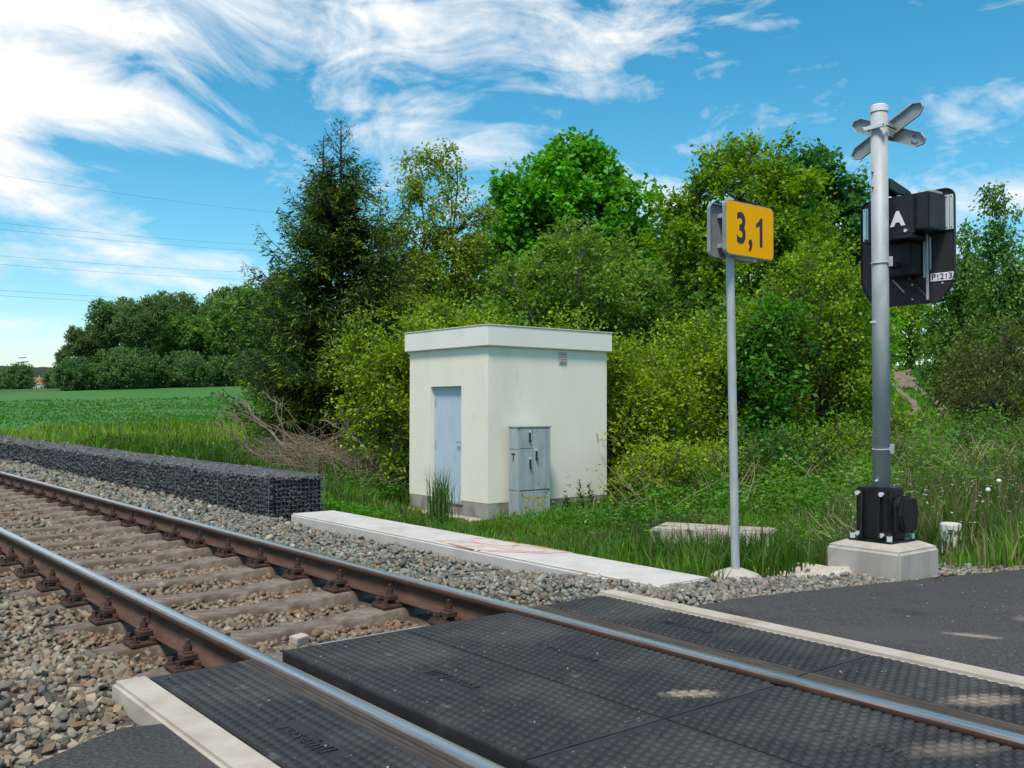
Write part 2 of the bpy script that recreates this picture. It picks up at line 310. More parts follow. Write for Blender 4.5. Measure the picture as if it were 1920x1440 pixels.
# ------------------------------------------------------------------ terrain height
CTRL = [(-6, -8, -.4), (-6, 10, -.4), (-6, 40, -.3), (2.5, -6, -.45), (2.5, 3, -.45), (2.5, 10, -.4), (2.5, 20, -.5), (2.5, 30, -.5), (2.5, 40, -.5), (4.6, 20, -.5), (4.6, 25, -.5), (4.5, 36, -.5), (1, 6, -.42), (4.4, 8, -.4), (4.4, 5, -.35),
        (4.3, 15, -.5), (4.3, 30, -.5), (5.35, 5, -.33), (5.5, 6, -.36), (5.5, 9, -.42), (6.5, 7, -.62), (6.5, 10, -.62), (8.2, 6.3, -.74), (7.6, 8.8, -.74), (8, 12, -.76), (9.4, 7.8, -.82),
        (9.5, 12.6, -.80), (9.5, 15.2, -.80), (12.7, 12.6, -.78), (12.7, 15.2, -.76), (10.5, 12, -.80), (11, 10.2, -.72), (12.5, 9, -.6), (5.7, 12, -.32), (5.8, 16, .0), (5.8, 22, .12), (5.8, 32, .2), (8.5, 19, -.35), (8.5, 25, .1),
        (5.6, 4.4, -.24), (6.3, 4.5, -.26), (7.4, 4.3, -.3), (8.9, 4.6, -.29), (7.2, 3.2, -.36), (9, 3, -.42), (12, 3.4, -.4), (16, 4, -.25), (8, 0, -.42), (14, 0, -.4), (10.3, 5.6, -.34), (12, 6.2, -.30), (15, 7.2, -.10), (14, 9.5, -.35), (18, 9, .05), (20, 7, .12), (16, 11.5, -.3), (24, 11, .25),
        (14.5, 12, -.5), (17, 14, -.2), (13, 19, -.2), (20, 20, .35), (30, 12, .55), (30, 3, .0)]
for az, r, z in [(88, 45, .3), (79, 45, .4), (79, 75, 1.0), (79, 130, 2.6), (72, 45, .45), (72, 75, 1.2), (72, 130, 3.2), (66, 45, .5), (66, 75, 1.4), (66, 130, 3.7), (60, 45, .5), (60, 75, 1.4), (58, 110, 3), (50, 45, .5), (50, 90, 2.5), (42, 45, .6), (42, 90, 2.6),
                 (34, 40, .55), (34, 70, 1.4), (29, 40, .35), (27, 40, .35), (29, 60, .8), (27, 60, .8), (29, 85, 2.4), (28, 110, 4.5), (26, 85, 2.4), (29.5, 135, 6.2), (20, 45, .4), (20, 70, 1.2), (20, 110, 4.2), (10, 60, .2), (0, 80, .5), (95, 90, .8), (95, 140, 1.8), (110, 120, .4),
                 (79, 300, 5), (60, 300, 9), (40, 300, 12), (20, 300, 14), (100, 300, 3), (140, 200, 0), (180, 200, -.5), (230, 200, -.5), (280, 200, 0), (330, 200, 2), (80, 1000, 14), (30, 1000, 30), (130, 1000, 6), (180, 1000, 4), (230, 1000, 4), (290, 1000, 10), (340, 1000, 20)]:
    CTRL.append(polar(az, r, z))
CT = np.array(CTRL)
def _fit():
    d = np.linalg.norm(CT[:, None, :2]-CT[None, :, :2], axis=-1); n = len(CT)
    A = np.zeros((n+3, n+3)); A[:n, :n] = np.sqrt(d*d+.25); A[:n, n] = 1; A[:n, n+1:] = CT[:, :2]; A[n, :n] = 1; A[n+1:, :n] = CT[:, :2].T
    return np.linalg.solve(A, np.concatenate([CT[:, 2], np.zeros(3)]))
WT = _fit()
def hgt(x, y):
    x = np.asarray(x, float); y = np.asarray(y, float); sh = x.shape; x = x.ravel(); y = y.ravel(); out = np.empty(len(x))
    for i in range(0, len(x), 40000):
        a, b = x[i:i+40000], y[i:i+40000]
        d = np.sqrt((a[:, None]-CT[None, :, 0])**2+(b[:, None]-CT[None, :, 1])**2+.25)
        out[i:i+40000] = d@WT[:-3]+WT[-3]+WT[-2]*a+WT[-1]*b
    return out.reshape(sh)
def h1(x, y): return float(hgt(np.array([x]), np.array([y]))[0])

def grid_mesh(name, X, Y, Z, mat, keep=None, parent=None, smooth=True):
    n, k = X.shape; idx = np.arange(n*k).reshape(n, k)
    Q = np.stack([idx[:-1, :-1], idx[1:, :-1], idx[1:, 1:], idx[:-1, 1:]], -1).reshape(-1, 4)
    if keep is not None: Q = Q[keep.ravel()]
    return np_mesh(name, np.stack([X, Y, Z], -1).reshape(-1, 3), [Q], mat, parent, smooth=smooth)
uu = np.linspace(-1, 1, 181); gx = 9+np.sinh(uu*6.3)*9.5; gy = 9+np.sinh(uu*6.3)*9.5
GX, GY = np.meshgrid(gx, gy, indexing='ij'); GZ = hgt(GX, GY)+vnoise(GX, GY, 1.1)*.02*(np.hypot(GX, GY) > 5)
tag(grid_mesh('ground', GX, GY, GZ, M['ground']), 'grassy earth running from the railway out to the hills', 'ground', kind='structure')

# field of young crop: its own sheet just above the ground
A_, R_ = np.meshgrid(np.radians(np.linspace(63.0, 104, 70)), np.concatenate([np.linspace(36, 70, 40), np.linspace(71, 131, 40)]), indexing='ij')
FX, FY = R_*np.cos(A_), R_*np.sin(A_)
tag(grid_mesh('crop_field', FX, FY, hgt(FX, FY)+.06+vnoise(FX, FY, .5)*.03, M['field']), 'smooth bright green field of young crop', 'field', kind='structure')

# far wooded hills
az = np.linspace(40, 125, 260); HV = []; HF = []
rr = np.random.default_rng(3)
for i, a in enumerate(az):
    top = 60+9*math.sin(a*.16)+5*math.sin(a*.5+1)+rr.uniform(-1.6, 1.6)
    HV += [polar(a, 1500, -5), polar(a, 1560, top*.8), polar(a, 1680, top), polar(a, 2100, top*.6)]
HFa = [[i*4+k, (i+1)*4+k, (i+1)*4+k+1, i*4+k+1] for i in range(len(az)-1) for k in range(3)]
tag(np_mesh('hill', HV, [np.array(HFa)], M['hill'], smooth=False), 'low dark wooded hill on the horizon', 'hill', kind='structure')

# dirt path: two worn wheel tracks climbing into the trees
cen = [(27.9, 52), (27.6, 60), (27.9, 70), (28.6, 82), (29.1, 96), (29.3, 112), (28.9, 135)]
def path_strip(name, off, w, label):
    P = np.array([polar(a, r)[:2] for a, r in cen]); t = np.linspace(0, len(P)-1, 60)
    C = np.stack([np.interp(t, range(len(P)), P[:, k]) for k in (0, 1)], -1); T = nrm(np.gradient(C, axis=0)); Nn = np.stack([-T[:, 1], T[:, 0]], -1)
    ww = w*(1+.3*np.sin(np.arange(60)*.9+off*3))
    Lp = C+Nn*(off+ww/2)[:, None]; Rp = C+Nn*(off-ww/2)[:, None]; Cm = (Lp+Rp)/2
    X = np.stack([Lp[:, 0], Cm[:, 0], Rp[:, 0]], 1); Y = np.stack([Lp[:, 1], Cm[:, 1], Rp[:, 1]], 1)
    tag(grid_mesh(name, X, Y, hgt(X, Y)+.10, M['path']), label, 'path', kind='structure')
path_strip('dirt_path', .75, .45, 'pale earth wheel track of the forest path, beside the bushes')
path_strip('dirt_path', -.75, .5, 'pale earth wheel track of the forest path, beside the birch')
def path_patch():
    C = np.array([polar(28.9, 88)[:2], polar(29.2, 104)[:2], polar(29.3, 118)[:2]]); X = []; Y = []
    t = np.linspace(0, 2, 20)
    for q in t:
        c = np.array([np.interp(q, range(3), C[:, 0]), np.interp(q, range(3), C[:, 1])]); w = 1.2*math.sin((q+.15)/2.3*math.pi)**.5*(1+.3*math.sin(q*9))
        n = np.array([-math.sin(math.radians(30)), math.cos(math.radians(30))]); X.append([c[0]+n[0]*k*w for k in (-1, 0, 1)]); Y.append([c[1]+n[1]*k*w for k in (-1, 0, 1)])
    X, Y = np.array(X), np.array(Y)
    tag(grid_mesh('dirt_path', X, Y, hgt(X, Y)+.13, M['path']), 'bare pale earth patch where the forest path widens uphill', 'path', kind='structure')
path_patch()

# ------------------------------------------------------------------ track
XN, XF = 1.755, 3.260                # rail centre lines, rail top at z = 0
ST = -.172                           # sleeper top at the rail seat
def rail_profile():
    h = [(.0335, -.012), (.028, -.003), (.015, 0)]
    r = [(.015, 0), (.028, -.003), (.0335, -.012), (.035, -.038), (.012, -.052), (.0075, -.075), (.0085, -.115), (.025, -.128), (.0625, -.138), (.0625, -.149)]
    return r+[(-x, z) for x, z in r[::-1]]
def make_rail(x0, label, welds):
    p = rail_profile(); k = len(p); ys = np.concatenate([np.arange(-4, 4, 1.0), np.arange(4, 40.1, 2)])
    V = [(x0+a, y, b) for y in ys for a, b in p]; Fc = []; mi = []
    for i in range(len(ys)-1):
        for j in range(k):
            j2 = (j+1) % k; Fc.append([i*k+j, i*k+j2, (i+1)*k+j2, (i+1)*k+j])
            mi.append(1 if j in (0, k-1, k-2) else (2 if j in (1, k-3) else 0))
    root = np_mesh('rail', V, [np.array(Fc)], [M['rust'], M['steel'], M['steeledge']], midx=mi)
    tag(root, label, 'rail', 'rails of the track')
    for y in welds:
        m_ = MB(); q = [(a*1.10+(.006 if a > 0 else -.006), b) for a, b in p if b < -.045]
        q = [(a, b) for a, b in q]; m_.prism(q, (x0, y-.018, 0), (1, 0, 0), (0, 0, 1), (0, 1, 0), .036); m_.build('weld_collar', M['rust'], root, bevel=.003)
make_rail(XN, 'rusty rail with polished head beside the stony track edge', [5.35])
make_rail(XF, 'rusty rail with polished head on the side of the white hut', [6.0])

def make_sleeper():
    root = empty('concrete_sleeper', (0, 0, 0), 'brown stained concrete sleeper lying across under both rails in ballast', 'sleeper', 'concrete sleepers of the track')
    xs = [-1.25, -1.2, -1.0, -.75, -.5, -.28, 0, .28, .5, .75, 1.0, 1.2, 1.25]
    zt = [-.24, ST-.03, ST-.012, ST, ST-.010, ST-.034, ST-.042, ST-.034, ST-.010, ST, ST-.012, ST-.03, -.24]
    cx = (XN+XF)/2; V = []; Fc = []
    for x, z in zip(xs, zt):
        V += [(cx+x, -.14, -.40), (cx+x, -.115, z-.012), (cx+x, -.10, z), (cx+x, .10, z), (cx+x, .115, z-.012), (cx+x, .14, -.40)]
    n = len(xs)
    for i in range(n-1):
        for j in range(6): Fc.append([i*6+j, i*6+(j+1) % 6, (i+1)*6+(j+1) % 6, (i+1)*6+j])
    np_mesh('beam', V, [np.array(Fc)], M['sleeper'], root)
    for rx in (XN, XF):
        pl = MB().box(rx-.185, rx+.185, -.08, .08, ST-.003, ST+.018); 
        for s in (-1, 1): pl.box(rx+s*.072-.012, rx+s*.072+.012, -.075, .075, ST+.017, ST+.042)
        pl = pl.build('base_plate', M['rustdark'], root, bevel=.004, seg=1)
        for s in (-1, 1):
            c = MB().box(rx+s*.098-.036, rx+s*.098+.036, -.042, .042, ST+.040, ST+.072).box(rx+s*.098-.02, rx+s*.098+.02, -.03, .03, ST+.071, ST+.082)
            c = c.build('rail_clamp', M['rustdark'], root, bevel=.007, seg=1)
            b = MB().tube([(rx+s*.098, 0, ST+.08), (rx+s*.098, 0, ST+.108)], .021, 6).tube([(rx+s*.098, 0, ST+.107), (rx+s*.098, 0, ST+.136)], .0125, 7)
            b.build('bolt', M['rustdark'], c)
            for yy in (-.05, .05): MB().tube([(rx+s*.158, yy, ST+.017), (rx+s*.158, yy, ST+.028)], .026, 8).tube([(rx+s*.158, yy, ST+.027), (rx+s*.158, yy, ST+.052)], .015, 4).build('screw_spike', M['rustdark'], root)
    return root
def kids(o): return [c for c in bpy.data.objects if c.parent == o]
def copy_tree(o, parent=None):
    c = o.copy(); COL.objects.link(c); c.parent = parent; OFF[c.name] = OFF.get(o.name, np.zeros(3))
    for ch in kids(o): copy_tree(ch, c)
    return c
SLY = [4.52+.64*i for i in range(40)]
proto = make_sleeper()
for i, y in enumerate(SLY):
    s_ = proto if i == 0 else copy_tree(proto)
    s_.location = (0, y, random.Random(i).uniform(-.004, .004))
    if i == 0: pass
proto['label'] = 'brown concrete sleeper next to the end of the rubber panels'

# ballast bed
def zb(x, y):
    x = np.asarray(x, float); y = np.asarray(y, float)
    z = np.full(np.broadcast(x, y).shape, -.232)-.022*((x > 1.8) & (x < 3.2))
    z = z-.10*sstep(.6, -1.2, x)+.045*sstep(1.62, 1.42, x)+.105*sstep(5.3, 4.2, y)*sstep(1.5, 1.2, x)
    z = z+.025*sstep(3.5, 4.3, x)
    z = z+.10*sstep(5.9, 4.3, y)*sstep(3.5, 4.2, x)
    z = z-.10*sstep(5.0, 6.6, x)-.07*sstep(6.8, 8.4, x)
    return z+.012*vnoise(x, y, 2.3)
BX, BY = np.meshgrid(np.arange(-2.5, 4.76, .11), np.arange(3.3, 38, .11), indexing='ij')
ballast = grid_mesh('ballast', BX, BY, zb(BX, BY), M['ballastbed'])
tag(ballast, 'bed of crushed stone ballast under the track', 'ballast', kind='structure')
BX2, BY2 = np.meshgrid(np.linspace(4.0, 8.6, 46), np.linspace(0, 1, 9), indexing='ij')
EDGE = [(4.0, 3.50), (5.2, 3.60), (6.0, 3.66), (6.68, 3.70), (7.25, 3.70), (8.0, 3.62), (9.5, 3.45), (12, 3.2), (18, 3.0), (30, 3.0)]
def edge_y(x): return np.interp(x, [e[0] for e in EDGE], [e[1] for e in EDGE])
BY2 = edge_y(BX2)-.15+BY2*(np.interp(BX2, [4, 5.2, 6.9, 7.6, 8.6], [1.25, .95, .85, .8, .25]))
def road_z(x): return np.interp(x, [4.0, 4.4, 7, 9, 14, 32], [-.012, -.02, -.215, -.29, -.22, .35])
def zg_(x, y):
    b0 = zb(x, y)-.01; w = sstep(.75, .15, y-edge_y(x))*sstep(4.0, 4.5, x)
    return b0+w*np.maximum(0, road_z(x)-.035-b0)
gravel_bed = grid_mesh('gravel', BX2, BY2, zg_(BX2, BY2)-.015, M['ballastbed'])
tag(gravel_bed, 'grey gravel between the road edge and the white concrete slab', 'gravel', kind='structure')

rng = np.random.default_rng(11)
PHI = (1+5**.5)/2
ICO_V = nrm(np.array([(-1, PHI, 0), (1, PHI, 0), (-1, -PHI, 0), (1, -PHI, 0), (0, -1, PHI), (0, 1, PHI), (0, -1, -PHI), (0, 1, -PHI), (PHI, 0, -1), (PHI, 0, 1), (-PHI, 0, -1), (-PHI, 0, 1)], float))
ICO_F = np.array([(0, 11, 5), (0, 5, 1), (0, 1, 7), (0, 7, 10), (0, 10, 11), (1, 5, 9), (5, 11, 4), (11, 10, 2), (10, 7, 6), (7, 1, 8), (3, 9, 4), (3, 4, 2), (3, 2, 6), (3, 6, 8), (3, 8, 9), (4, 9, 5), (2, 4, 11), (6, 2, 10), (8, 6, 7), (9, 8, 1)])
STEMPL = []
for k in range(24):
    v = ICO_V*rng.uniform(.62, 1.18, (12, 1))+rng.normal(0, .13, (12, 3))
    v = np.sign(v)*np.abs(v)**.7; v *= np.array([1.12, rng.uniform(.6, .95), rng.uniform(.38, .7)]); 
    for q in range(7):                       # broken flat faces
        nv = nrm(rng.normal(0, 1, 3)); dd_ = rng.uniform(.38, .62); v = v-np.maximum(0, v@nv-dd_)[:, None]*nv
    STEMPL.append(v*1.12)
STEMPL = np.array(STEMPL)
def rots(n, rng, tilt=.5):
    a = rng.uniform(0, 2*np.pi, n); b = rng.normal(0, tilt, n); c = rng.normal(0, tilt, n)
    ca, sa, cb, sb, cc, sc = np.cos(a), np.sin(a), np.cos(b), np.sin(b), np.cos(c), np.sin(c); o = np.zeros(n); e = np.ones(n)
    Rz = np.stack([ca, -sa, o, sa, ca, o, o, o, e], -1).reshape(-1, 3, 3); Rx = np.stack([e, o, o, o, cb, -sb, o, sb, cb], -1).reshape(-1, 3, 3); Ry = np.stack([cc, o, sc, o, e, o, -sc, o, cc], -1).reshape(-1, 3, 3)
    return Rz@Rx@Ry
def stone_arrays(P, Rad, rng, tilt=.5):
    n = len(P); T = STEMPL[rng.integers(0, 24, n)]*Rad[:, None, None]
    V = np.einsum('nij,nkj->nki', rots(n, rng, tilt), T)+P[:, None]
    Fc = ICO_F[None]+np.arange(n)[:, None, None]*12
    return V.reshape(-1, 3), Fc.reshape(-1, 3)
def stone_cols(n, rng, warm):
    base = np.array([[.27, .26, .225], [.33, .31, .265], [.20, .20, .185], [.30, .245, .185], [.42, .39, .34], [.14, .145, .14], [.30, .18, .115], [.24, .25, .22]])
    pr = np.array([.22, .15, .17, .16, .06, .1, .07, .07])
    c = base[rng.choice(8, n, p=pr)]*rng.uniform(.58, 1.08, (n, 1))
    br = np.array([.20, .125, .085]); return c*(1-warm[:, None])+br*warm[:, None]*rng.uniform(.6, 1.25, (n, 1))
def on_sleeper(x, y):
    i = np.round((y-4.52)/.64); yy = 4.52+.64*i
    return (np.abs(y-yy) < .118) & (i >= 0) & (x > 1.36) & (x < 3.62)
def ballast_points():
    pts = []
    for (p, y0, y1) in [(.040, 3.3, 6.5), (.046, 6.5, 11), (.065, 11, 17), (.09, 17, 30)]:
        gx_, gy_ = np.meshgrid(np.arange(-.6, 4.66, p), np.arange(y0, y1, p), indexing='ij')
        x = gx_.ravel()+rng.uniform(-.5, .5, gx_.size)*p; y = gy_.ravel()+rng.uniform(-.5, .5, gx_.size)*p
        az = np.degrees(np.arctan2(y, x)); k = (az < 86) & (az > 35)
        pts.append(np.stack([x[k], y[k], np.full(k.sum(), p)], -1))
    P = np.concatenate(pts); x, y, p = P.T
    bad = on_sleeper(x, y)
    bad |= (np.abs(x-XN) < .085) | (np.abs(x-XF) < .085)
    bad |= (y < 4.0) & (x > 1.11) & (x < 3.88)
    bad |= (y < 4.03) & (x > 3.85)
    bad |= (x < 1.16) & (y < NEAR_EDGE(x))
    for rx in (XN, XF):
        i = np.round((y-4.52)/.64); bad |= (np.abs(y-(4.52+.64*i)) < .1) & (np.abs(x-rx) < .2) & (i >= 0)
    return P[~bad]
def NEAR_EDGE(x): return np.interp(x, [-1.6, -.4, .2, .6, .9, 1.05, 1.16], [2.3, 2.75, 2.98, 3.17, 3.33, 3.37, 3.34])
BP = ballast_points()
n = len(BP); rad = BP[:, 2]*rng.uniform(.40, .86, n)*np.where(rng.random(n) < .08, 1.35, 1)
x, y = BP[:, 0], BP[:, 1]
z = zb(x, y)+rad*rng.uniform(-.15, .65, n)
occ = on_sleeper(x, y+.0)
warm = .85*np.exp(-((x-XN)/.42)**2)+.70*np.exp(-((x-XF+.12)/.40)**2)+.22*((x > 1.8) & (x < 3.2)); warm = np.clip(warm*rng.uniform(.4, 1.2, n), 0, .9)
P3 = np.stack([x, y, z], -1); cols = stone_cols(n, rng, warm); fx = sstep(3.4, 3.7, x)[:, None]; cols = cols*(np.array([1.10, 1.0, .86])*(1-fx)+np.array([.95, .98, .94])*fx)
# the 300 stones that show largest are separate parts, the rest one mass
d = np.linalg.norm(P3-np.array([0, 0, EYE]), axis=1); azs = np.degrees(np.arctan2(y, x))
scr = rad/d*((azs < 79) & (x < 1.6)); big = np.argsort(-scr)[:300]; rest = np.ones(n, bool); rest[big] = False
V, Fc = stone_arrays(P3[rest], rad[rest], rng); o = np_mesh('stone_fill', V, [Fc], M['stone'], ballast, col=np.repeat(cols[rest], 12, 0)); o['kind'] = 'stuff'
SM = []
for k in range(30):
    me = bpy.data.meshes.new('stone'); v = STEMPL[k % 24]
    me.from_pydata([tuple(q) for q in v], [], ICO_F.tolist()); a = me.attributes.new('tint', 'FLOAT_COLOR', 'POINT'); c_ = np.ones((12, 4), np.float32); c_[:, :3] = cols[big[k]]; a.data.foreach_set('color', c_.ravel())
    me.materials.append(M['stone']); SM.append(me)
RR = rots(300, rng, .5)
for j, i in enumerate(big):
    o = bpy.data.objects.new('stone', SM[j % 30]); COL.objects.link(o); o.parent = ballast
    mt = Matrix(RR[j].tolist()).to_4x4()@Matrix.Diagonal((rad[i], rad[i], rad[i], 1)); mt.translation = P3[i]; o.matrix_local = mt
# gravel strip stones
gx_, gy_ = np.meshgrid(np.arange(4.0, 8.6, .036), np.arange(3.3, 4.9, .036), indexing='ij')
x = gx_.ravel()+rng.uniform(-.018, .018, gx_.size); y = gy_.ravel()+rng.uniform(-.018, .018, gx_.size)
lo = edge_y(x)-.03+.03*vnoise(x, y, 6); hi = lo+np.interp(x, [4, 4.6, 5.2, 5.8, 6.5, 6.9, 7.4, 8.0, 8.6], [1.1, .9, .70, .62, .5, .45, .6, .45, .05])
k = (y > lo) & (y < hi) & ~((x > 4.70) & (x < 5.2) & (y > 4.32)) & ~((x > 6.62) & (x < 7.3) & (y > 3.68)) & ~(np.hypot(x-5.64, y-4.43) < .19) & ~((x < 4.06) & (y < 4.1)) & ~((x < 4.66) & (y > 4.6))
x, y = x[k], y[k]; n2 = len(x); rad2 = .036*rng.uniform(.4, .85, n2)*np.where(rng.random(n2) < .1, 1.35, 1)
V, Fc = stone_arrays(np.stack([x, y, zg_(x, y)+rad2*rng.uniform(0, .5, n2)], -1), rad2, rng)
o = np_mesh('stone_fill', V, [Fc], M['stone'], gravel_bed, col=np.repeat(stone_cols(n2, rng, np.zeros(n2)), 12, 0)); o['kind'] = 'stuff'
# a squared off-cut of concrete lying between the rails
o = MB().obox((2.40, 4.86, -.215), (.045, .018, 0), (-.012, .03, .004), (0, -.003, .026)).build('concrete_offcut', M['conc'], bevel=.004); tag(o, 'small squared grey concrete off-cut lying on stones between the rails', 'concrete piece')

# ------------------------------------------------------------------ roads
def road_sheet(name, X, Y, Z, label, depth=.12):
    n, k = X.shape; o_ = grid_mesh(name, X, Y, Z, M['asphalt']); tag(o_, label, 'road', kind='structure'); return o_
# far side: from the kerb, falling gently away
rx = np.concatenate([np.linspace(4.005, 9, 60), np.linspace(9.3, 32, 30)]); t = np.linspace(0, 1, 14)
RX = np.repeat(rx[:, None], 14, 1); RY = edge_y(RX)*(1-t)+(-5.5-.02*RX)*t
RY[:, 0] += .014*np.sin(rx*23)+.012*np.sin(rx*51)
RZ = np.interp(RX, [4.0, 4.4, 7, 9, 14, 32], [-.012, -.02, -.215, -.29, -.22, .35])+.004*vnoise(RX, RY, 1.5)
RZ[:, 0] -= .03; RY[:, 1] = RY[:, 0]-.05; RZ[:, 1] = RZ[:, 2]*0+road_z(RX[:, 1])
road_sheet('road', RX, RY, RZ, 'dark asphalt road leading away from the crossing past the signal')
nx = np.linspace(-7, 1.128, 70); NX = np.repeat(nx[:, None], 14, 1); ey = np.interp(nx, [-7, -1.6, -.4, .2, .6, .9, 1.05, 1.128], [1.4, 2.3, 2.75, 2.98, 3.17, 3.36, 3.42, 3.36])
NY = (ey+.012*np.sin(nx*41)+.010*np.sin(nx*77))[:, None]*(1-t)+(-6)*t; NZ = -.012-.02*np.clip(1-NX, 0, 9)*.6+.004*vnoise(NX, NY, 1.5); NZ[:, 0] -= .10; NZ[:, 1] += 0
NY[:, 1] = ey-.05
road_sheet('road', NX, NY, NZ, 'dark asphalt road running up to the kerb on the stony track edge side')

# kerb beams
def kerb(x0, x1, yend, label, lens):
    y = yend
    for i, l in enumerate(lens):
        b = MB(); b.box(x0, x1, y-l+.004, y, -.30, .002); o_ = b.build('kerb_beam', M['conc'], bevel=.014); tag(o_, label[i], 'kerb', 'concrete kerb beams of the crossing'); y -= l
kerb(1.13, 1.268, 3.90, ['pale concrete kerb beam between small asphalt tip and rubber panel', 'pale concrete kerb beam continuing the near line along the rubber panels'], [3.0, 3.0])
kerb(3.862, 4.0, 4.04, ['pale concrete kerb beam between the rubber panels and the road by the signal', 'pale concrete kerb beam continuing the far line along the rubber panels'], [3.6, 3.0])

# ------------------------------------------------------------------ rubber crossing panels
def text_mesh(txt, size, bold=.0, ext=0.0, sx=1.0, space=1.0):
    cu = bpy.data.curves.new('t', 'FONT'); cu.body = txt; cu.size = size; cu.offset = bold; cu.extrude = ext; cu.align_x = 'CENTER'; cu.align_y = 'CENTER'; cu.resolution_u = 4; cu.space_character = space
    ob = bpy.data.objects.new('t', cu); COL.objects.link(ob); bpy.context.view_layer.update()
    me = bpy.data.meshes.new_from_object(ob.evaluated_get(bpy.context.evaluated_depsgraph_get())); bpy.data.objects.remove(ob); bpy.data.curves.remove(cu)
    for v in me.vertices: v.co.x *= sx
    return me
def text_part(name, txt, size, origin, right, up, mat, parent, bold=0, ext=.001, sx=1, space=1):
    me = text_mesh(txt, size, bold, ext, sx, space); r_, u_ = Vector(right).normalized(), Vector(up).normalized(); n_ = r_.cross(u_)
    off = Vector(OFF[parent.name]); o3 = Vector(origin)
    for v in me.vertices: v.co = o3+r_*v.co.x+u_*v.co.y+n_*v.co.z-off
    me.materials.clear(); return link_mesh(name, me, mat, parent)
ONE = [(-.02, -.36), (.09, -.36), (.09, .36), (.005, .36), (-.055, .27), (-.16, .20), (-.16, .10), (-.02, .17)]
def one_part(name, size, origin, right, up, mat, parent, ext=.0006, sx=1.0):
    r_, u_ = np.array(right, float), np.array(up, float); nn = np.cross(r_, u_)
    return MB().prism([(a*size*sx, b*size) for a, b in ONE], np.array(origin)-nn*ext, r_, u_, nn, 2*ext).build(name, mat, parent)
def panel(x0, x1, y0, y1, label, lip=None, txt=None, zt=-.010):
    root = empty('rubber_panel', ((x0+x1)/2, (y0+y1)/2, -.2), label, 'rubber panel', 'rubber panels of the level crossing')
    b = MB().box(x0+.001, x1-.001, y0+.0015, y1-.0015, -.17, zt); b.build('slab', M['rubber'], root, bevel=.004)
    a0, a1 = x0, x1
    if lip:                                     # worn dusty strip next to the rail
        side, w = lip
        if side > 0: l0, l1 = x1-w, x1-.004; a1 = x1-w-.005
        else: l0, l1 = x0+.004, x0+w; a0 = x0+w+.005
        q = MB()
        for i in range(3):
            q.box(l0+(l1-l0)*i/3+.002, l0+(l1-l0)*(i+1)/3-.002, y0+.006, y1-.006, zt-.006, zt+.003+.001*i)
        q.build('edge_strip', M['rubbersand'], root, bevel=.002, seg=1)
    px, py = .0428, .0405; nxn = int((a1-a0-.044)/px)+1; pts = []
    ox = a0+((a1-a0)-(nxn-1)*px)/2
    for i in range(nxn):
        ny = int((y1-y0-.05)/py); 
        for j in range(ny):
            cx_, cy_ = ox+i*px, y0+.03+(j+(.5 if i % 2 else 0)+.25)*py
            if cy_ > y1-.022: continue
            if txt and abs(cx_-txt[1]) < .036 and abs(cy_-txt[2]) < .215: continue
            pts.append((cx_, cy_))
    P = np.array(pts); n_ = len(P); th = np.arange(10)*2*np.pi/10+.3
    ring = np.stack([np.cos(th), np.sin(th)], -1)
    rb = np.array([.0225, .0185])
    B0 = np.concatenate([P[:, None]+ring[None]*rb, np.full((n_, 10, 1), zt-.001)], -1); B1 = np.concatenate([P[:, None]+ring[None]*rb*.90, np.full((n_, 10, 1), zt+.0068)], -1)
    Vv = np.concatenate([B0, B1], 1).reshape(-1, 3); i0 = np.arange(n_)[:, None]*20; j = np.arange(10)[None]; j2 = (j+1) % 10
    q = np.stack([i0+j, i0+j2, i0+10+j2, i0+10+j], -1).reshape(-1, 4)
    me = np_mesh('stud_pattern', Vv, [q, (i0+10+j)], M['rubber'], root); me['kind'] = 'stuff'
    if txt:
        t_, tx, ty, dr = txt
        text_part('lettering', t_, .088, (tx, ty, zt+.002), (0, dr, 0), (-dr, 0, 0), M['rubber'], root, bold=.0008, ext=.0028, sx=1.12, space=1.05)
Y0, Y1, Y2 = 3.96, 2.275, .59
side = ['ending at the stones', 'in the middle of the crossing']
panel(1.272, 1.716, Y1-.08, 3.90, 'black studded rubber panel between the kerb tip and the rail', (1, .075), ('rosehill', 1.44, 2.86, -1))
panel(1.272, 1.716, .5, Y1-.08, 'black studded rubber panel further along beside the kerb tip side rail', (1, .075))
panel(1.872, 2.506, Y1, Y0, 'black studded rubber panel between the rails, kerb tip side, ending at ballast', None, ('rosehill', 2.2, 3.12, 1))
panel(2.506, 3.150, Y1, Y0, 'black studded rubber panel between the rails, hut side, ending at ballast', None, ('rosehill', 2.83, 3.12, -1))
panel(1.872, 2.506, Y2, Y1, 'black studded rubber panel between the rails, kerb tip side, away from the ballast', None, ('rosehill', 2.2, 1.45, 1))
panel(2.506, 3.150, Y2, Y1, 'black studded rubber panel between the rails, hut side, away from the ballast', None, ('rosehill', 2.83, 1.72, -1))
panel(1.872, 2.506, -1.1, Y2, 'black studded rubber panel between the rails, kerb tip side, at the road middle')
panel(2.506, 3.150, -1.1, Y2, 'black studded rubber panel between the rails, hut side, at the road middle')
panel(3.298, 3.858, Y1+.02, 3.985, 'black studded rubber panel between rail and far kerb, ending at the gravel', (-1, .095), ('rosehill', 3.62, 3.15, 1))
panel(3.298, 3.858, .6, Y1+.02, 'black studded rubber panel between rail and far kerb, with sandy stains', (-1, .095))
panel(3.298, 3.858, -1.1, .6, 'black studded rubber panel between rail and far kerb, at the road middle', (-1, .095))
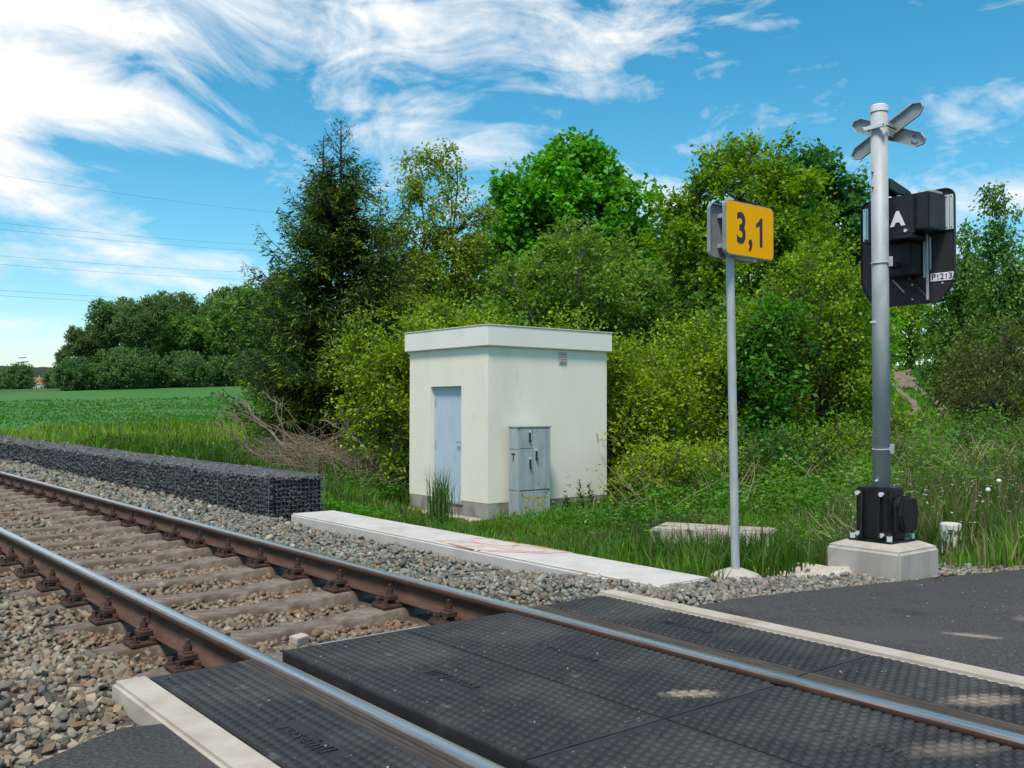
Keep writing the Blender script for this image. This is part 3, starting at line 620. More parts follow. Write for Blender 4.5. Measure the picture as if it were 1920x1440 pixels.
gq = np.random.default_rng(44); xg = gq.uniform(1.3, 7.5, 900); yg = gq.uniform(.8, 3.9, 900); k = (((xg < 3.85) & (yg < 3.9) & (np.abs(xg-XN) > .12) & (np.abs(xg-XF) > .12)) & (gq.random(900) < .55)) | ((xg > 4.02) & (yg < edge_y(xg)-.05))
xg, yg = xg[k], yg[k]; rg = gq.uniform(.002, .006, len(xg))*np.where(gq.random(len(xg)) < .1, 1.9, 1); zgr = np.where(xg < 3.9, -.003, road_z(xg)+.002)
V, Fc = stone_arrays(np.stack([xg, yg, zgr+rg*.4], -1), rg, gq); o = np_mesh('grit', V, [Fc], M['stone'], None, col=np.repeat(stone_cols(len(xg), gq, np.zeros(len(xg))), 12, 0)); tag(o, 'loose grit and small pebbles strewn over the crossing and road', 'grit', kind='stuff')
# metal edge strip at the inner panels' end
tag(MB().box(2.05, 2.62, 3.962, 3.985, -.16, -.012).build('metal_strip', M['galvdull'], bevel=.003), 'pale metal end strip against the inner rubber panels at the ballast', 'metal strip')

# ------------------------------------------------------------------ concrete slab and gabion wall
r_ = MB(); r_.prism([(4.68, -.5), (4.68, -.115), (4.695, -.10), (5.20, -.10), (5.21, -.115), (5.21, -.5)], (0, 4.3, 0), (1, 0, 0), (0, 0, 1), (0, 1, 0), 5.4)
slab = r_.build('concrete_slab', M['slabconc'], bevel=.012); tag(slab, 'long low white concrete retaining slab with orange spray scribble on top', 'slab')
def ribbon(pts, w, n, mat, name, parent, lift=.002, th=.0015):
    """flat paint stroke following pts, facing n"""
    P = np.array(pts, float); k = len(P); tt = np.linspace(0, k-1, (k-1)*6+1)
    # Catmull-Rom
    Q = []
    for t_ in tt:
        i = min(int(t_), k-2); f = t_-i; p0, p1, p2, p3 = P[max(i-1, 0)], P[i], P[i+1], P[min(i+2, k-1)]
        Q.append(.5*((2*p1)+(-p0+p2)*f+(2*p0-5*p1+4*p2-p3)*f*f+(-p0+3*p1-3*p2+p3)*f**3))
    Q = np.array(Q); T = nrm(np.gradient(Q, axis=0)); n = np.array(n, float); Sd = nrm(np.cross(T, n))
    ww = w*(1+.25*np.sin(np.arange(len(Q))*.7)); a = Q+Sd*ww[:, None]/2+n*lift; b = Q-Sd*ww[:, None]/2+n*lift
    V = np.concatenate([a, b]); m_ = len(Q); i = np.arange(m_-1)
    return np_mesh(name, V, [np.stack([i, i+1, m_+i+1, m_+i], -1)], mat, parent)
def sl(px, py): return (4.68+px*.53, py, -.10)
STROKES = [[(.05, 6.95), (.3, 6.85), (.45, 6.6), (.3, 6.4), (.12, 6.5), (.1, 6.75), (.3, 6.7)], [(.98, 6.75), (.7, 6.85), (.5, 6.65), (.6, 6.35), (.85, 6.3), (.95, 6.5), (.8, 6.65), (.68, 6.5)],
           [(.45, 6.45), (.4, 6.2), (.6, 5.95), (.85, 5.95), (.93, 6.15), (.75, 6.3), (.6, 6.2)], [(.02, 6.3), (.3, 6.1), (.6, 5.85), (.97, 5.75)], [(.05, 6.18), (.35, 5.98), (.7, 5.78)], [(.97, 6.35), (.99, 6.0), (.97, 5.7)], [(.1, 6.9), (.04, 6.6), (.02, 6.35)]]
for st in STROKES: ribbon([sl(*p) for p in st], .019, (0, 0, 1), M['spray_orange'], 'spray_stroke', slab)

def gabion():
    X0, X1, YA, YB, ZA, ZB = 4.65, 5.35, 10.2, 36.0, -.42, .262
    root = empty('gabion_wall', (5.0, YA, ZA), 'long dark gabion wall of crushed basalt in wire mesh beside the track', 'gabion')
    MB().box(X0+.035, X1-.035, YA+.035, YB-.03, ZA, ZB-.04).build('core', M['core'], root)
    g = np.random.default_rng(4); P = []; Rd = []
    yy = YA
    while yy < YB:
        p = .040+.003*(yy-YA); p = min(p, .10)
        for zz in np.arange(ZA+.15, ZB-.01, p): P.append((X0+.030-.012*abs(math.sin((yy-YA)*math.pi/1.5))+g.uniform(-.014, .012), yy+g.uniform(-.7, .7)*p, zz+g.uniform(-.7, .7)*p)); Rd.append(p*g.uniform(.45, .95))
        for xx in np.arange(X0+.03, X1-.02, p): P.append((xx+g.uniform(-.4, .4)*p, yy+g.uniform(-.4, .4)*p, ZB-.032+g.uniform(-.015, .016)+.016*math.sin(yy*2.1+xx*5))); Rd.append(p*g.uniform(.5, .85))
        yy += p
    for xx in np.arange(X0+.03, X1-.01, .030):
        for zz in np.arange(ZA+.05, ZB-.01, .034): P.append((xx+g.uniform(-.022, .022), YA+.03+g.uniform(-.014, .012), zz+g.uniform(-.022, .022))); Rd.append(.034*g.uniform(.45, .95))
    P = np.array(P); Rd = np.array(Rd); n_ = len(P); V, Fc = stone_arrays(P, Rd, g, 1.2)
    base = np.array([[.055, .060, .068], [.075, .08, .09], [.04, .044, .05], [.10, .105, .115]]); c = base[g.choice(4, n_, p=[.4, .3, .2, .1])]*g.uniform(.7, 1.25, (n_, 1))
    c[P[:, 2] > ZB-.06] *= np.array([1.75, 1.62, 1.5])       # lighter grey-brown top layer of stones
    o_ = np_mesh('stone_fill', V, [Fc], M['gabion'], root, col=np.repeat(c, 12, 0)); o_['kind'] = 'stuff'
    w = TB(); R3 = lambda k: np.full(k, .0016)
    for zz in np.arange(ZA+.1, ZB+.001, .05): w.add([(X0, YA, zz), (X0, YB, zz)], R3(2), 3); w.add([(X0, YA, zz), (X1, YA, zz)], R3(2), 3)
    for y_ in np.arange(YA, min(YB, 26), .05): w.add([(X0, y_, ZA+.05), (X0, y_, ZB)], R3(2), 3)
    for y_ in np.arange(YA, min(YB, 22), .1): w.add([(X0, y_, ZB), (X1, y_, ZB)], R3(2), 3)
    for x_ in np.arange(X0, X1+.01, .05): w.add([(x_, YA, ZA+.05), (x_, YA, ZB)], R3(2), 3); w.add([(x_, YA, ZB), (x_, YB, ZB)], R3(2), 3)
    for y_ in np.arange(YA+1.5, 30, 1.5): w.add([(X0-.004, y_, ZA+.05), (X0-.004, y_, ZB+.003)], np.full(2, .003), 4); w.add([(X0, y_, ZB+.003), (X1, y_, ZB+.003)], np.full(2, .003), 4)
    for q in ([(X0, YA, ZA), (X0, YA, ZB)], [(X1, YA, ZA), (X1, YA, ZB)], [(X0, YA, ZB), (X1, YA, ZB)], [(X0, YA, ZB), (X0, YB, ZB)]): w.add(q, np.full(2, .003), 4)
    o_ = w.build('wire_mesh', M['wire'], root, smooth=False); o_['kind'] = 'stuff'
gabion()

# ------------------------------------------------------------------ technical hut
def hut():
    X0, X1, YA, YB, Z0, ZP, ZT = 9.70, 12.46, 12.73, 15.15, -.85, -.55, 2.09
    root = empty('technical_hut', ((X0+X1)/2, (YA+YB)/2, Z0), 'small white rendered flat-roofed trackside hut with pale blue door', 'hut')
    dy0, dy1, dz0, dz1 = 13.50, 14.45, -.60, 1.43
    w = MB()                         # door wall with opening, set as ring of boxes butted together
    w.box(X0, X0+.25, YA, dy0, ZP, ZT).box(X0, X0+.25, dy1, YB, ZP, ZT).box(X0, X0+.25, dy0, dy1, dz1, ZT)
    w.build('wall', M['render'], root)
    MB().box(X0+.25, X1, YA, YA+.25, ZP, ZT).build('wall', M['render'], root)
    MB().box(X1-.25, X1, YA+.25, YB, ZP, ZT).build('wall', M['render'], root)
    MB().box(X0+.25, X1-.25, YB-.25, YB, ZP, ZT).build('wall', M['render'], root)
    p = MB(); e = .004
    p.box(X0+e, X1-e, YA+e, dy0, Z0, ZP).box(X0+.26, X1-e, dy0, YB-e, Z0, ZP).box(X0+e, X0+.26, dy1, YB-e, Z0, ZP).box(X0+e, X0+.26, dy0, dy1, Z0, dz0-.03)
    p.build('plinth', M['plinth'], root)
    ov = .075
    rf = MB().box(X0-ov, X1+ov, YA-ov, YB+ov, ZT, 2.435).build('roof', M['fascia'], root, bevel=.012)
    MB().box(X0-ov-.012, X1+ov+.012, YA-ov-.012, YB+ov+.012, 2.436, 2.450).build('coping', M['fascia'], rf, bevel=.004)
    d_ = MB().box(X0+.085, X0+.14, dy0+.045, dy1-.045, dz0, dz1-.045).build('door', M['door'], root, bevel=.004)
    fr = MB().box(X0+.075, X0+.16, dy0+.002, dy0+.045, dz0, dz1).box(X0+.075, X0+.16, dy1-.045, dy1-.002, dz0, dz1).box(X0+.075, X0+.16, dy0+.045, dy1-.045, dz1-.045, dz1-.002)
    fr.build('door_frame', M['door'], root, bevel=.003, seg=1)
    hp = MB().box(X0+.076, X0+.085, dy0+.075, dy0+.115, .28, .56).build('handle_plate', M['galv'], d_, bevel=.004)
    MB().tube([(X0+.08, dy0+.095, .46), (X0+.03, dy0+.095, .46)], .012, 8).tube([(X0+.032, dy0+.09, .46), (X0+.032, dy0+.2, .455)], .012, 8).build('handle', M['galv'], d_)
    MB().tube([(X0+.08, dy0+.095, .33), (X0+.066, dy0+.095, .33)], .016, 8).build('lock', M['galv'], d_)
    MB().box(X0-.02, X0+.14, dy0-.06, dy1+.06, dz0-.028, dz0-.004).build('threshold', M['galvdull'], root, bevel=.004)
    MB().box(X0+.05, X0+.083, dy1-.17, dy1-.06, dz0+.004, dz0+.09).build('door_stop', M['galv'], d_, bevel=.006)
    for z_ in (-.35, .4, 1.15): MB().tube([(X0+.07, dy1-.05, z_-.06), (X0+.07, dy1-.05, z_+.06)], .011, 8).build('hinge', M['galv'], d_)
    v = MB().box(11.27, 11.46, YA-.016, YA, 1.83, 2.04).build('vent', M['vent'], root, bevel=.005)
    for i in range(6): MB().obox((11.365, YA-.02, 1.865+i*.029), (.078, 0, 0), (0, .006, -.006), (0, .002, .003)).build('vent_slat', M['vent'], v)
    return root
hut()
st = MB().box(9.05, 9.66, 12.62, 15.2, -.98, -.80).build('step_slab', M['oldconc'], bevel=.015); tag(st, 'worn concrete step slab along the door side of the hut', 'step')
st = MB().box(9.66, 10.1, 12.1, 12.66, -.98, -.815).build('paving_slab', M['oldconc'], bevel=.012); tag(st, 'small grey paving slab in the grass at the hut corner', 'slab')

# ------------------------------------------------------------------ cabinet
def cabinet():
    X0, X1, YA, YB, Z0, ZT = 10.05, 10.76, 12.36, 12.62, -.86, .72
    root = empty('utility_cabinet', ((X0+X1)/2, (YA+YB)/2, Z0), 'grey three-door utility cabinet with yellow graffiti against the hut wall', 'cabinet')
    MB().box(X0, X1, YA, YB, Z0, ZT).build('housing', M['cabinet'], root, bevel=.008)
    MB().box(X0-.012, X1+.012, YA-.022, YB+.005, ZT+.001, ZT+.025).build('top_cover', M['cabinet'], root, bevel=.006)
    xm = X0+.31; T = YA-.014
    def door(x0, x1, z0, z1, hx, hz):
        d_ = MB().box(x0+.006, x1-.006, T, YA-.001, z0+.006, z1-.006).build('door', M['cabinet'], root, bevel=.004)
        if hz is not None:
            MB().box(hx-.018, hx+.018, T-.012, T, hz-.09, hz+.02).tube([(hx, T, hz-.11), (hx, T-.03, hz-.11)], .022, 8).build('handle', M['black'], d_, bevel=.003, seg=1)
            MB().box(hx-.02, hx+.02, T-.008, T, hz+.03, hz+.065).build('lock', M['alu'], d_)
    door(X0+.012, xm, .37, ZT-.012, xm-.075, .61); door(X0+.012, xm, -.33, .37, xm-.065, .16); door(xm, X1-.012, -.33, ZT-.012, xm+.07, .30)
    p = MB().box(X0+.018, X1-.018, T+.002, YA-.001, Z0+.05, -.345).build('lower_panel', M['cabinet'], root, bevel=.004)
    MB().box(X0+.02, X1-.02, YA-.004, YA-.0015, -.343, -.333).build('seam_strip', M['red'], root)
    for z_ in (-.33, .36): MB().box(X0-.0018, X0-.0006, YA+.01, YB-.01, z_-.004, z_+.004).build('side_seam', M['seam'], root)
    MB().tube([(X1+.001, YB-.1, -.05), (X1+.04, YB-.11, -.02), (X1+.06, YB-.12, .0)], .004, 5).build('cable_end', M['black'], root)
    text_part('letter', 'T', .17, (X0-.002, (YA+YB)/2, .22), (0, -1, 0), (0, 0, 1), M['ink'], root, bold=.006, ext=.0008, sx=.9)
    zy = lambda a, b: (X0+.03+a*.58, T+.001, -.38-b*.33)
    for stp in ([(.05, .02), (.12, .2), (.18, .42)], [(.05, .02), (.2, .16), (.34, .2)], [(.34, .2), (.24, .5), (.17, .72)], [(.17, .72), (.3, .66), (.36, .85)],
                [(.42, .12), (.44, .32), (.5, .44)], [(.6, .15), (.52, .44), (.47, .85)], [(.66, .22), (.63, .5), (.6, .9)], [(.64, .26), (.78, .18), (.86, .32), (.8, .52), (.66, .56), (.78, .66), (.72, .9)],
                [(.97, .24), (1.0, .30)], [(.97, .5), (.99, .56)], [(.22, .78), (.3, .95)]):
        ribbon([zy(*q) for q in stp], .022, (0, -1, 0), M['spray_yellow'], 'graffiti_stroke', p, lift=.0025)
cabinet()

# ------------------------------------------------------------------ distance sign
def rounded(w, h, r, k=5):
    pts = []
    for cx_, cy_, a0 in ((w/2-r, h/2-r, 0), (-w/2+r, h/2-r, 90), (-w/2+r, -h/2+r, 180), (w/2-r, -h/2+r, 270)):
        for i in range(k+1):
            a = math.radians(a0+90*i/k); pts.append((cx_+r*math.cos(a), cy_+r*math.sin(a)))
    return pts
def km_sign():
    px_, py_ = 5.64, 4.43; zg = -.20
    root = empty('distance_sign', (px_, py_, zg), 'orange back-to-back distance sign 3,1 on slim galvanised pole', 'sign')
    foot = MB(); ring = [(.185, zg-.12), (.185, zg+.035), (.165, zg+.06), (.06, zg+.098)]; n_ = 18; V = []; Fc = []
    for r__, z_ in ring: V += [(px_+r__*math.cos(2*math.pi*i/n_), py_+r__*math.sin(2*math.pi*i/n_), z_) for i in range(n_)]
    for k in range(3): Fc += [(k*n_+i, k*n_+(i+1) % n_, (k+1)*n_+(i+1) % n_, (k+1)*n_+i) for i in range(n_)]
    Fc.append([3*n_+i for i in range(n_)]); MB().add(V, Fc).build('concrete_foot', M['conc'], root)
    tx = -.045                                   # the pole leans slightly
    top = (px_+tx, py_+.012, 2.60)
    MB().tube([(px_, py_, zg+.05), top], .031, 16).build('pole', M['galv'], root, smooth=False)
    cz = 2.36; cx_ = px_+.075
    W2, H2 = .56, .395
    def plate(ysurf, s, front):
        b = MB(); poly = rounded(W2, H2, .045); inner = rounded(W2-.012, H2-.012, .04); yb = ysurf-s*.03     # flange folded back towards the pole
        k = len(poly); V = [(cx_+a, ysurf, cz+c) for a, c in poly]+[(cx_+a, yb, cz+c) for a, c in poly]+[(cx_+a, yb, cz+c) for a, c in inner]+[(cx_+a, ysurf-s*.003, cz+c) for a, c in inner]
        Fc = [list(range(k)), list(range(3*k, 4*k))]
        for q in range(3): Fc += [(q*k+i, q*k+(i+1) % k, (q+1)*k+(i+1) % k, (q+1)*k+i) for i in range(k)]
        o_ = b.add(V, Fc).build('sign_panel', M['galvdull'], root)
        face = MB(); fp = rounded(W2-.016, H2-.016, .038); face.prism(fp, (cx_, ysurf+s*.0008, cz), (1, 0, 0), (0, 0, 1), (0, s, 0), .0012); face.build('sign_face', M['orange'], o_)
        rt = (1, 0, 0) if s < 0 else (-1, 0, 0)
        tm = [('3', -.105), (',', .0), ('1', .115)] 
        for ch, dx in tm:
            if ch == '1':
                one_part('digit', .30, (cx_+dx*rt[0], ysurf+s*.0026, cz-.002), rt, (0, 0, 1), M['ink'], o_); continue
            text_part('digit', ch, .31, (cx_+dx*rt[0], ysurf+s*.0026, cz-.005+(-.01 if ch == ',' else 0)), rt, (0, 0, 1), M['ink'], o_, bold=.008, ext=.0006, sx=.78)
        return o_
    plate(py_-.085, -1, True); plate(py_+.085, 1, False)
    for z_ in (cz-.11, cz+.11):
        MB().box(px_+tx-.05, px_+tx+.05, py_-.082, py_-.03, z_-.015, z_+.015).box(px_+tx-.05, px_+tx+.05, py_+.032, py_+.082, z_-.015, z_+.015).build('bracket', M['galv'], root, bevel=.003, seg=1)
km_sign()

# ------------------------------------------------------------------ level-crossing signal
SX, SY = 6.97, 4.05
def foundation():
    b = MB(); x0, x1, y0, y1, z0, zs, zt = 6.68, 7.26, 3.74, 4.36, -.5, -.012, .032; i = .10
    V = [(x0, y0, z0), (x1, y0, z0), (x1, y1, z0), (x0, y1, z0), (x0, y0, zs), (x1, y0, zs), (x1, y1, zs), (x0, y1, zs), (x0+i, y0+i, zt), (x1-i, y0+i, zt), (x1-i, y1-i, zt), (x0+i, y1-i, zt)]
    b.add(V, [(0, 3, 2, 1), (0, 1, 5, 4), (1, 2, 6, 5), (2, 3, 7, 6), (3, 0, 4, 7), (4, 5, 9, 8), (5, 6, 10, 9), (6, 7, 11, 10), (7, 4, 8, 11), (8, 9, 10, 11)])
    o_ = b.build('signal_foundation', M['found'], bevel=.018, seg=3); tag(o_, 'square grey concrete foundation with sloped top under the signal', 'foundation')
foundation()
def signal():
    root = empty('crossing_signal', (SX, SY, .032), 'level crossing warning signal seen from behind, with crossed blades and black board', 'signal')
    zb_ = .033
    base = MB().box(SX-.19, SX+.19, SY-.18, SY+.18, zb_, zb_+.016).build('base_plate', M['casting'], root, bevel=.004)
    for sx_ in (-1, 1):
        for sy_ in (-1, 1):
            b = MB().tube([(SX+sx_*.165, SY+sy_*.155, zb_+.016), (SX+sx_*.165, SY+sy_*.155, zb_+.055)], .022, 6).build('anchor_nut', M['alu'], base)
            MB().tube([(SX+sx_*.165, SY+sy_*.155, zb_+.054), (SX+sx_*.165, SY+sy_*.155, zb_+.075)], .012, 7).build('anchor_bolt', M['rustdark'], base)
    # two-half casting: tapering body with flanges and ribs
    c = MB(); zt = .45
    def ring_prism(pl, z0, z1, s0, s1):
        k = len(pl); V = [(SX+a*s0, SY+b_*s0, z0) for a, b_ in pl]+[(SX+a*s1, SY+b_*s1, z1) for a, b_ in pl]
        c.add(V, [list(range(k))[::-1], list(range(k, 2*k))]+[(i, (i+1) % k, k+(i+1) % k, k+i) for i in range(k)])
    ring_prism([(-.10, -.11), (-.06, -.14), (.10, -.14), (.13, -.10), (.13, .10), (.10, .14), (-.06, .14), (-.10, .11)], zb_+.012, zt, 1.02, .92)
    body = c.build('base_casting', M['casting'], root, bevel=.012)
    MB().box(SX-.128, SX-.09, SY-.13, SY+.15, zb_+.016, zt-.004).build('flange', M['casting'], body, bevel=.012)
    for a in (-.06, .085): MB().obox((SX-.14, SY+a, zb_+.2), (.02, 0, -.012), (0, .008, 0), (.012, 0, .19)).build('rib', M['casting'], body, bevel=.003, seg=1)
    for a, z_ in ((.125, .40), (-.075, .40), (.125, .085), (-.075, .085)):
        MB().tube([(SX-.128, SY+a, z_), (SX-.152, SY+a, z_)], .019, 6).build('casting_bolt', M['alu'], body)
    # side terminal box with pointed lid
    MB().prism([(-.115, .10), (.115, .10), (.115, .33), (.07, .39), (-.07, .39), (-.115, .33)], (SX+.02, SY-.14, 0), (1, 0, 0), (0, 0, 1), (0, -1, 0), .045).build('terminal_box', M['casting'], body, bevel=.012)
    MB().prism([(-.09, .12), (.09, .12), (.125, .25), (.09, .37), (-.09, .37), (-.125, .25)], (SX+.03, SY-.184, 0), (1, 0, 0), (0, 0, 1), (0, -1, 0), .04).build('box_lid', M['casting'], body, bevel=.01)
    # post
    R0 = .065
    b = MB().tube([(SX, SY, .44), (SX, SY, 3.43)], R0, 32); post = b.build('post', M['galv'], root, smooth=False)
    for p in post.data.polygons: p.use_smooth = len(p.vertices) == 4
    MB().tube([(SX, SY, 3.405), (SX, SY, 3.452), (SX, SY, 3.466), (SX, SY, 3.474)], [R0+.006, R0+.006, R0*.72, R0*.3], 28).build('post_cap', M['white'], post)
    for z_ in (2.92, 2.80): MB().tube([(SX-R0-.001, SY+.02, z_), (SX-R0-.008, SY+.022, z_)], .009, 8).build('rivet', M['rustdark'], post)
    MB().box(SX-R0-.003, SX-R0+.008, SY-.002, SY+.05, 1.735, 1.747).build('slot', M['white'], post)
    MB().tube([(SX-R0, SY-.0, .50), (SX-R0-.02, SY, .50)], .010, 6).build('earth_bolt', M['alu'], post)
    # band clamps with brackets
    for z_ in (2.21, .745):
        t_ = np.linspace(0, 2*np.pi, 25); k_ = MB().tube([(SX+(R0+.004)*math.cos(q), SY+(R0+.004)*math.sin(q), z_+.006*math.cos(q)) for q in t_], .006, 6, cap=False).build('band_clamp', M['galv'], root, smooth=True)
        MB().box(SX-.004, SX+.006, SY-R0-.04, SY-R0-.003, z_-.038, z_+.04).box(SX-.02, SX+.02, SY-R0-.012, SY-R0-.004, z_-.015, z_+.015).build('clamp_bracket', M['galv'], k_, bevel=.004, seg=1)
    # crossed blades (St Andrew's cross seen from behind): plane parallel to the track, on the far side of the post
    cx_, cy_, cz = SX+.135, SY+.0, 3.275
    for q, ang in ((0, 26), (1, -24)):
        a = math.radians(ang); dr = np.array([0, -math.cos(a), math.sin(a)]); up = np.array([0, math.sin(a), math.cos(a)]); Lh, w = .335, .056; o3 = np.array([cx_+q*.02, cy_+.01, cz])
        out = [(-Lh, 0.02), (-Lh+.055, w), (Lh-.055, w), (Lh, .02), (Lh, -.02), (Lh-.055, -w), (-Lh+.055, -w), (-Lh, -.02)]
        bl = MB().prism(out, o3, dr, up, (1, 0, 0), .004).build('cross_blade', M['galvdull'], root)
        rim = MB(); k = len(out)
        for i in range(k):
            p0, p1 = np.array(out[i]), np.array(out[(i+1) % k]); m0 = (p0+p1)/2; e_ = (p1-p0)/2
            if np.linalg.norm(e_) < .001: continue
            c3 = o3+m0[0]*dr+m0[1]*up+np.array([-.011, 0, 0]); ed = e_[0]*dr+e_[1]*up; nn = np.cross(nrm(ed), [1, 0, 0])
            rim.obox(c3, ed, nn*.0022, (.0115, 0, 0))
        rim.build('blade_rim', M['galv'], bl)
        if q == 1:
            s3 = o3+dr*.25+np.array([-.003, 0, 0]); 
            mk = MB(); 
            mk.obox(s3+up*.028-dr*.018, dr*.014, up*.003, (.0008, 0, 0)).obox(s3+up*.012-dr*.018, dr*.014, up*.003, (.0008, 0, 0)).obox(s3+up*.02-dr*.029, dr*.003, up*.008, (.0008, 0, 0))
            mk.obox(s3-up*.032, dr*.026, up*.004, (.0008, 0, 0)).obox(s3-up*.022-dr*.024, dr*.004, up*.008, (.0008, 0, 0)).obox(s3-up*.022+dr*.024, dr*.004, up*.008, (.0008, 0, 0)); mk.build('maker_mark', M['blue'], bl)
    MB().box(SX+.055, SX+.124, SY-.052, SY+.052, cz-.06, cz+.05).build('cross_bracket', M['galvdull'], root, bevel=.004, seg=1)
    MB().obox((SX-R0-.012, SY+.0, cz+.0), (.012, 0, 0), (0, .098, 0), (0, 0, .016)).build('clamp_strap', M['alu'], root, bevel=.003, seg=1)
    for s in (-1, 1): MB().tube([(SX-R0-.028, SY+s*.088, cz), (cx_-.01, SY+s*.075, cz)], .006, 6).build('clamp_rod', M['rust'], root)
    # signal board
    bx, y0, y1, z0, z1 = SX+.40, SY-.40, SY+.40, 1.905, 2.80; r = .07
    pl = []
    for (yy, zz, a0) in ((y1-r, z1-r, 0), (y0+r, z1-r, 90)):
        for i in range(6):
            a = math.radians(a0+90*i/5); pl.append((yy+r*math.cos(a), zz+r*math.sin(a)))
    pl += [(y0, 2.12), (y0+.03, 2.03), (y0+.13, z0), (y1-.13, z0), (y1-.03, 2.03), (y1, 2.12)]
    board = MB().prism(pl, (bx, 0, 0), (0, 1, 0), (0, 0, 1), (1, 0, 0), .012).build('signal_board', M['blackboard'], root, bevel=.002, seg=1)
    rim = MB(); k = len(pl)
    for i in range(k):
        p0, p1 = np.array(pl[i]), np.array(pl[(i+1) % k]); m0 = (p0+p1)/2; e_ = np.array([0, *(p1-p0)/2]); nn = np.cross(nrm(e_), [1, 0, 0]); rim.obox((bx+.0, m0[0], m0[1]), e_*1.01, nn*.003, (.014, 0, 0))
    rim.build('board_rim', M['black'], board)
    ub = MB().box(bx-.27, bx-.001, SY-.335, SY+.06, 2.455, 2.745).build('lamp_housing', M['black'], root, bevel=.01)
    MB().box(bx-.292, bx-.272, SY-.225, SY+.17, 2.43, 2.735).build('rear_cover', M['black'], ub, bevel=.006)
    MB().box(bx-.285, bx-.268, SY-.205, SY-.185, 2.44, 2.73).build('cover_hinge', M['black'], ub, bevel=.004, seg=1)
    MB().box(bx-.31, bx-.10, SY-.21, SY+.19, 2.395, 2.428).build('cover_lip', M['black'], ub, bevel=.005, seg=1)
    MB().tube([(bx-.293, SY-.16, 2.455), (bx-.312, SY-.16, 2.455)], .013, 8).build('cover_screw', M['alu'], ub)
    for yy in (-.24, -.06, .06): MB().tube([(bx-.24, SY+yy, 2.752), (bx-.05, SY+yy-.02, 2.758)], .008, 6).build('top_rod', M['galv'], ub)
    MB().box(bx-.2, bx-.03, SY-.32, SY-.25, 2.747, 2.768).build('top_lug', M['galv'], ub, bevel=.003, seg=1)
    text_part('letter', 'A', .15, (bx-.2925, SY-.088, 2.555), (0, -1, 0), (0, 0, 1), M['white'], ub, bold=.009, ext=.0008, sx=1.02)
    lb = MB().box(bx-.17, bx-.001, SY-.135, SY+.16, 2.13, 2.39).build('lamp_housing', M['black'], root, bevel=.01)
    for yy in (-.168, .19): MB().box(bx-.014, bx-.001, SY+yy-.022, SY+yy+.022, 2.11, 2.40).build('mounting_strip', M['alu'], board, bevel=.002, seg=1)
    for yy in (-.362, .345):
        for dy in (-.019, .019): 
            s_ = MB().box(bx-.014, bx-.001, SY+yy+dy-.016, SY+yy+dy+.016, 2.47, 2.745).build('mounting_strip', M['alu'], board, bevel=.002, seg=1)
            for z_ in (2.485, 2.73): MB().tube([(bx-.014, SY+yy+dy, z_), (bx-.018, SY+yy+dy, z_)], .005, 6).build('strip_screw', M['ink'], s_)
    MB().tube([(bx-.02, SY-.185, 2.455), (bx-.02, SY-.185, 1.93)], .012, 10).tube([(bx-.02, SY-.21, 2.43), (bx-.02, SY-.21, 2.17)], .008, 8).build('conduit', M['galv'], board)
    MB().obox((bx-.05, SY+.045, 2.06), (.006, 0, 0), (0, .004, -.004), (0, .05, .055)).build('stay', M['galv'], board)
    MB().tube([(bx-.03, SY-.04, 2.12), (bx-.02, SY-.18, 1.95)], .010, 7).tube([(bx-.03, SY-.04, 2.14), (bx-.03, SY-.04, 2.10)], .02, 8).build('cable', M['black'], board)
    for yy, zz in ((-.05, 2.065), (-.05, 1.945), (-.30, 2.055), (-.30, 1.94), (.3, 2.06)): MB().tube([(bx, SY+yy, zz), (bx-.008, SY+yy, zz)], .007, 8).build('board_screw', M['alu'], board)
    # number plate
    npz, npy = 2.105, SY-.297
    pt_ = MB().box(bx-.006, bx-.0005, npy-.095, npy+.095, npz-.032, npz+.032).build('number_plate', M['white'], root, bevel=.002, seg=1)
    for ch, q in zip('P1213', (-.068, -.034, 0, .034, .068)):
        if ch == '1': one_part('character', .064, (bx-.0068, npy-q, npz), (0, -1, 0), (0, 0, 1), M['ink'], pt_, ext=.0004, sx=.8)
        else: text_part('character', ch, .066, (bx-.0068, npy-q, npz), (0, -1, 0), (0, 0, 1), M['ink'], pt_, bold=.0012, ext=.0004)
    # hooded arm holding the board
    MB().prism([(0, 2.80), (0, 2.885), (.05, 2.885), (.33, 2.825), (.345, 2.79), (.33, 2.775), (.12, 2.775)], (SX+.06, SY-.05, 0), (1, 0, 0), (0, 0, 1), (0, 1, 0), .10).build('support_arm', M['black'], root, bevel=.008)
    MB().tube([(SX+.32, SY, 2.70), (SX+.32, SY, 2.80)], .03, 10).build('arm_pivot', M['black'], root)
    MB().box(SX+.06, bx-.29, SY-.035, SY+.035, 2.19, 2.23).box(bx-.295, bx-.16, SY-.035, SY+.035, 2.19, 2.23).build('lower_arm', M['black'], root, bevel=.004, seg=1)
signal()

